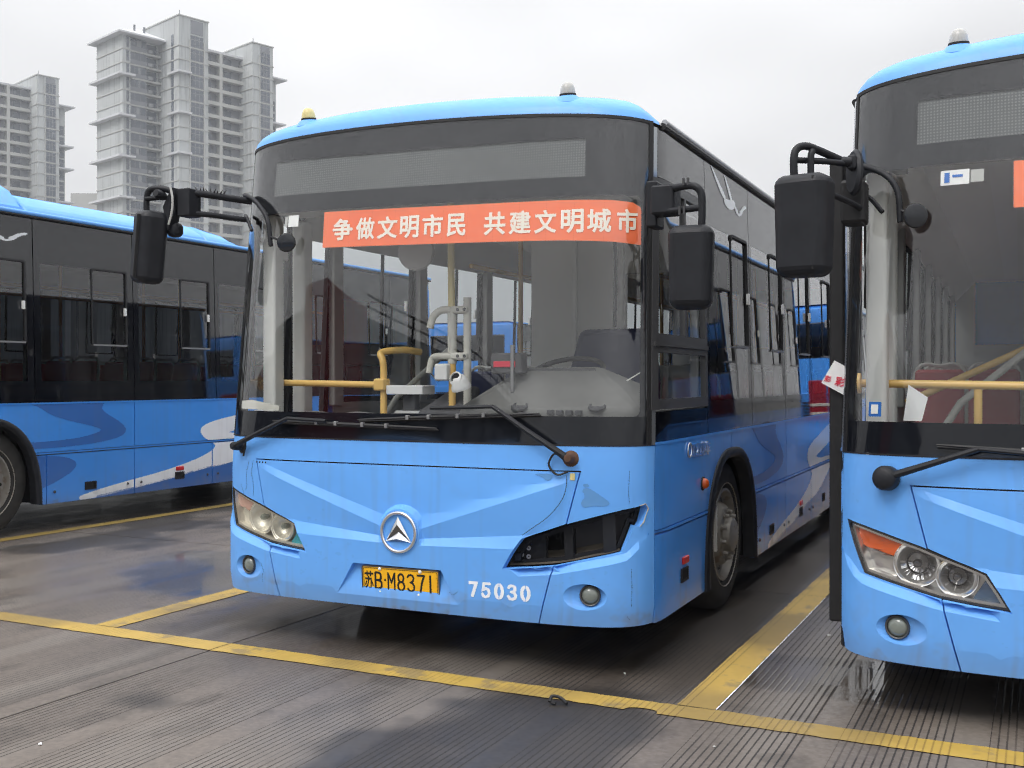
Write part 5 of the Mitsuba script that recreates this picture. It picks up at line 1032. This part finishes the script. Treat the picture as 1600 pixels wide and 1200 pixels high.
for lb, g in lines:
    k = 'bay_line'; j = 0
    while k in scene: j += 1; k = f'bay_line_{j:03d}'
    scene[k] = mikit.ply(sheet(g, .004), 'road_yellow', False); labels[k] = {'label': lb, 'category': 'road marking'}
k = 'bay_line_edge'; scene[k] = mikit.ply(sheet(frayed(1.6035, V1 + .01, 1.609, 2.38, 77, .0015), .0036), 'number_white', False)
labels[k] = {'label': 'thin white edge left along the right side of the yellow bay line', 'category': 'road marking'}
# litter: a twist of black strap on the line, crumbs of stone
scene['strap_scrap'] = mikit.ply(cat([tube([G(.955, -.405, .012), G(.958, -.385, .03), G(.99, -.375, .026), G(1.03, -.395, .012)], .007, 8), tube([G(.952, -.39, .014), G(.968, -.405, .01), G(.985, -.41, .009)], .006, 6)]), 'rubber', 40)
labels['strap_scrap'] = {'label': 'scrap of black strap lying across the front yellow line', 'category': 'litter'}
rg = np.random.default_rng(11)
spots = [(-3.15, -.75, 'larger of two stone chips in front of the yellow line at the left'), (-3.07, -.72, 'smaller of two stone chips in front of the yellow line at the left'), (-2.4, -1.55, 'single stone chip low in the left corner of the concrete'), (-.55, -1.7, 'stone chip at the bottom edge below the licence plate'), (1.08, .17, 'stone chip under the bumper below the fleet number'), (1.72, -.62, 'stone chip just in front of the corner of the two yellow lines'), (2.05, -1.0, 'stone chip in front of the open-door bus'), (1.80, 1.35, 'stone chip beside the white line edge near the open door')]
for j, (u, v, lb) in enumerate(spots):
    m = trimesh.creation.icosphere(1, .005 + .005 * rg.random()); m.vertices *= rg.uniform(.6, 1.3, (len(m.vertices), 1)); m.apply_scale((1, 1.2, .7)); m.apply_translation(G(u, v, .005))
    k = 'pebble' + (f'_{j:03d}' if j else ''); scene[k] = mikit.ply(m, 'white_lamp' if j % 3 else 'paper', False)
    labels[k] = {'label': lb, 'category': 'pebble', 'group': 'stone chips on the concrete'}

# ------------------------------------------------------------------ towers
RH = np.array([math.cos(YAW), -math.sin(YAW), 0]); FH = np.array([math.sin(YAW), math.cos(YAW), 0])
c47, s47 = math.cos(math.radians(47)), math.sin(math.radians(47))
TU, TV = RH * c47 + FH * s47, -RH * s47 + FH * c47
TO = np.array([CAM[0], CAM[1], 0]) + RH * -87.9 + FH * 243.0
FLOOR = 3.08
def tb(t0, t1, v0, v1, z0, z1):
    m = bx(t0, t1, v0, v1, z0, z1); v = np.array(m.vertices); m.vertices = TO + v[:, :1] * TU + v[:, 1:2] * TV + np.c_[v[:, 0] * 0, v[:, 0] * 0, v[:, 2]]; return m
TW = Kit(); NF = 26; tops = NF * FLOOR
ZT = 79.4
def lev(k): return ZT - k * FLOOR       # k floors below the eaves
wall = [tb(0, 1.9, 0, 12.4, 0, ZT), tb(1.9, 9.9, 2.0, 12.4, 0, ZT), tb(9.9, 17.4, -7.2, 9, 0, ZT + 5.0), tb(17.4, 27.6, -4.4, 9, 0, ZT - 1.0), tb(27.6, 33.4, -9.9, 8, 0, ZT + 2.2), tb(33.4, 36.6, -6.5, 8, 0, ZT - 4.5)]
for w_ in wall: TW.part('wall', w_, 'tower_wall', False)
def roof(t0, t1, v0, v1, z, h, o):
    p = np.array([(t0 - o, v0 - o, z), (t1 + o, v0 - o, z), (t1 + o, v1 + o, z), (t0 - o, v1 + o, z), (t0 - o, v0 - o, z + .35), (t1 + o, v0 - o, z + .35), (t1 + o, v1 + o, z + .35), (t0 - o, v1 + o, z + .35), ((t0 + t1) / 2, v0 + 3, z + h), ((t0 + t1) / 2, v1 - 3, z + h)])
    m = trimesh.convex.convex_hull(p); v = np.array(m.vertices); m.vertices = TO + v[:, :1] * TU + v[:, 1:2] * TV + np.c_[v[:, 0] * 0, v[:, 0] * 0, v[:, 2]]; return m
TW.part('roof', roof(0, 9.7, 0, 12.4, ZT, 2.9, 1.6), 'tower_eave', False)
TW.part('roof', roof(33.4, 36.6, -6.5, 4, ZT - 4.5, 1.7, 2.0), 'tower_eave', False)
TW.part('roof', tb(17.4, 27.6, -5.9, 8, ZT - 1.05, ZT - .55), 'tower_eave', False)
TW.part('roof_finial', cat([tb(3 + 2.4 * k, 3.35 + 2.4 * k, .4, .8, ZT + 1.2, ZT + 2.9) for k in range(2)]), 'tower_dark', False)
TW.part('parapet', cat([tb(9.7, 17.6, -7.4, 9.2, ZT + 5.0, ZT + 5.25), tb(27.4, 33.6, -10.1, 8.2, ZT + 2.2, ZT + 2.45)]), 'tower_band', False)
TW.part('lightning_rod', cat([tb(10.2, 10.32, -6.9, -6.78, ZT + 5.2, ZT + 6.3), tb(28, 28.12, -9.6, -9.48, ZT + 2.4, ZT + 3.4)]), 'tower_dark', False)
def window(t0, t1, v, z0, z1, face, nm='window', split=3):
    """face 'v': in a wall facing -v at v; face 't': in a wall facing -t at t0"""
    if face == 'v': f, p = tb(t0 - .12, t1 + .12, v - .10, v + .05, z0 - .12, z1 + .12), tb(t0, t1, v - .13, v - .02, z0, z1)
    k = TW.part(nm, f, 'tower_frame', False); TW.part(k + '__pane', p, 'tower_pane', False)
    TW.part(k + '__mullion', cat([tb(t0 + (t1 - t0) * q - .05, t0 + (t1 - t0) * q + .05, v - .17, v - .12, z0, z1) for q in np.arange(1, split) / split] + [tb(t0, t1, v - .17, v - .12, z0 + (z1 - z0) * .62, z0 + (z1 - z0) * .62 + .09)]), 'tower_frame', False)
rgt = np.random.default_rng(2)
TW.part('stair_glazing', tb(12.9, 16.0, -7.3, -7.15, lev(0) + 1.5, ZT + 4.6), 'tower_dark', False); TW.part('stair_glazing', tb(29.9, 32.4, -10.0, -9.85, lev(0) + .55, ZT + 1.9), 'tower_dark', False)
for k in range(0, 15):
    zt, zb = lev(k), lev(k + 1)
    eave = k in (2, 5, 8, 11)
    # string courses on every storey
    TW.part('string_course', tb(-.18, 1.9, -.18, 12.5, zb - .22, zb + .0), 'tower_band', False)
    TW.part('string_course', tb(9.72, 17.58, -7.38, 9, zb + 1.2, zb + 1.42), 'tower_band', False)
    TW.part('string_course', tb(27.42, 33.58, -10.08, 8, zb + .5, zb + .72), 'tower_band', False)
    if eave: TW.part('eave', cat([tb(-1.5, 2.4, -1.5, 13.4, zb - .15, zb + .30), tb(9.2, 12.6, -8.3, -3, zb + 1.2, zb + 1.65)]), 'tower_eave', False)
    # glazed bay and balcony in the recess beside the gable
    TW.part('balcony', tb(1.9, 9.85, .55, 2.1, zb - .25, zb + .15), 'tower_band', False)
    TW.part('balcony__parapet', tb(1.9, 6.2, .45, .62, zb + .15, zb + 1.05), 'tower_dark', False)
    TW.part('balcony__railing', cat([tb(6.2, 9.85, .55, .60, zb + 1.05, zb + 1.12)] + [tb(6.3 + .4 * j, 6.36 + .4 * j, .55, .60, zb + .15, zb + 1.05) for j in range(9)]), 'tower_dark', False)
    g = TW.part('glazed_bay', tb(2.0, 6.2, .75, 2.1, zb + .15, zt - .25), 'tower_dark', False)
    TW.part(g + '__pane', cat([tb(2.1 + 1.35 * j, 3.25 + 1.35 * j, .68, .76, zb + 1.15, zt - .45) for j in range(3)]), 'tower_pane', False)
    if rgt.random() < .75: TW.part('curtain', tb(3.5 + rgt.random(), 4.1 + rgt.random(), .64, .67, zb + 1.15, zt - .5), 'tower_frame', False)
    TW.part('balcony_window', tb(6.7, 9.3, 1.9, 2.02, zb + .3, zt - .5), 'tower_pane', False)
    if rgt.random() < .8: TW.part('air_conditioner', cat([tb(6.5, 7.5, .3, .75, zb + .25, zb + .95), tb(6.7, 7.3, .27, .31, zb + .35, zb + .85)]), 'tower_frame', False)
    window(.95, 1.45, 0, zb + .45, zt - .35, 'v', 'slit_window', 1)
    # stair core: slit on its return face, window on its front
    TW.part('core_slit', tb(9.82, 9.93, -4.9, -3.9, zb + 1.5, zt + 1.1), 'tower_pane', False)
    window(12.9, 16.0, -7.2, zb + 1.65, zt + 1.05, 'v')
    TW.part('core_pier', cat([tb(12.5, 12.72, -7.42, -7.1, zb, zt), tb(16.2, 16.4, -7.42, -7.1, zb, zt)]), 'tower_band', False) if k < 13 else None
    # open galleries
    TW.part('gallery_slab', tb(17.4, 27.6, -6.0, -4.3, zb - .05 - 1.0, zb + .75 - 1.0), 'tower_band', False)
    TW.part('gallery_back', tb(17.5, 27.5, -4.5, -4.38, zb + .75 - 1.0, zt - .05 - 1.0), 'tower_dark', False)
    TW.part('gallery_pier', tb(21.2, 22.0, -5.95, -4.3, zb + .7 - 1.0, zt - 1.05), 'tower_band', False)
    TW.part('gallery_door', cat([tb(18.4, 19.8, -4.56, -4.48, zb - .25, zt - 1.5), tb(23.4, 25.2, -4.56, -4.48, zb - .25, zt - 1.5)]), 'tower_pane', False)
    # right-hand core
    window(29.9, 32.4, -9.9, zb + .95, zt + .35, 'v')
    TW.part('core_pier', tb(29.5, 29.7, -10.12, -9.8, zb - .5, zt - .5), 'tower_band', False)
    if k > 2:
        window(33.8, 36.2, -6.5, zb + .2, zt - .45, 'v', 'window', 2)
        if k in (4, 6, 9, 12): TW.part('eave', tb(33.2, 38.4, -8.3, 4, zb - .1, zb + .3), 'tower_eave', False)
TW.put('apartment_tower', None, 'tall grey apartment tower right of the sky gap, upper storeys with eaves', 'tower', 'grey apartment towers behind the depot')
# the second tower: the same building farther to the left
def tshift(px, d, dz):
    o2 = np.array([CAM[0], CAM[1], 0]) + RH * ((px - 800) / FPX * d) + FH * d - TO
    return T4().translate([float(o2[0]), float(o2[1]), dz])
D2 = 275.0
TW.put('apartment_tower', tshift(-136.0, D2, 1.4), 'grey apartment tower at the left edge, cut by the frame', 'tower', 'grey apartment towers behind the depot')
LB = Kit()
def lowbox(px0, px1, d0, d1, z1):
    a = [CAM[:2] + RH[:2] * ((p - 800) / FPX * d) + FH[:2] * d for p, d in ((px0, d0), (px1, d0), (px1, d1), (px0, d1))]
    return trimesh.convex.convex_hull(np.array([(*q, z) for q in a for z in (0, z1)]))
LB.part('wall', lowbox(112, 152, 330, 350, 57.5), 'tower_wall', False)
LB.part('parapet', lowbox(111, 153, 329.5, 350.5, 58.4), 'tower_band', False)
LB.part('window', cat([lowbox(118 + 9 * j, 122 + 9 * j, 329.3, 330.5, 1) for j in range(0)] + [lowbox(119, 123, 329.4, 331, 54)]), 'tower_pane', False)
LB.put('apartment_block', None, 'low grey block showing between the two towers', 'building')

# ------------------------------------------------------------------ depot hall and sheds behind the camera, seen only as reflections
H = Kit()
def prism(x0, x1, y0, y1, z0, z1): return bx(x0, x1, y0, y1, z0, z1)
H.part('wall', prism(-26, -15.5, -44, -18.9, -.06, 7.1), 'hall_wall', False)
H.part('annex', prism(-36, -17.6, -25, -17.2, -.06, 6.0), 'hall_wall', False)
H.part('roof', prism(-26.3, -15.2, -44.3, -22.4, 7.1, 7.4), 'hall_wall', False)
H.part('stair_tower', prism(-17.7, -15.3, -22.3, -18.6, -.06, 7.7), 'hall_red', False)
for j in range(8): H.part('window', prism(-15.55, -15.44, -42.5 + 2.5 * j, -40.8 + 2.5 * j, 3.4, 6.0), 'tower_pane', False)
H.part('roof_railing', cat([prism(-15.5, -15.45, -44, -22.5, z, z + .06) for z in (7.8, 8.15)] + [prism(-15.5, -15.45, -43.8 + 1.4 * j, -43.75 + 1.4 * j, 7.4, 8.2) for j in range(15)]), 'rubber', False)
H.put('depot_hall', None, 'dark depot hall with a red stair tower, seen only reflected in the windscreen', 'building')
keep = ('front_shell', 'front_panel', 'plate_recess', 'headlight', 'screen_base_band', 'screen_mask', 'destination_display', 'windscreen', 'roof', 'roof_front_cap', 'side_panel', 'side_flap', 'window_panel', 'sliding_window', 'tail', 'dashboard', 'floor', 'ceiling', 'front_bulkhead', 'wall_lining', 'cab_window', 'cab_panel', 'chassis', 'wheel', 'wheel_arch', 'fog_lamp_dish', 'corner_trim', 'screen_seal', 'door_header', 'door_post')
every = {p.split('__')[0].rstrip('0123456789').rstrip('_') for p, *_ in other.items}
for j, x in enumerate((-8.6, -5.3, -2.0, 1.3, 4.6, 7.9)):
    other.put('city_bus', TR(x, -13.6 - .2 * (j % 2), 0, 180.0), f'{("first", "second", "third", "fourth", "fifth", "sixth")[j]} bus from the hall in the row facing the photographer, behind the camera', 'bus', 'buses of the opposite row, seen only reflected', skip=tuple(every - set(keep)))

# ------------------------------------------------------------------ the moist air that pales the towers
scene['air'] = {'type': 'homogeneous', 'albedo': {'type': 'rgb', 'value': [0.95, 0.95, 0.95]}, 'sigma_t': {'type': 'rgb', 'value': [0.00048, 0.0005, 0.00053]}}
scene['haze'] = {'type': 'cube', 'to_world': T4().translate([-60, 120, 45.5]).scale([300, 320, 47.5]), 'bsdf': {'type': 'null'}, 'interior': {'type': 'ref', 'id': 'air'}}
labels['haze'] = {'kind': 'stuff', 'label': 'thin moist haze over the depot', 'category': 'haze'}
scene['camera']['medium'] = {'type': 'ref', 'id': 'air'}
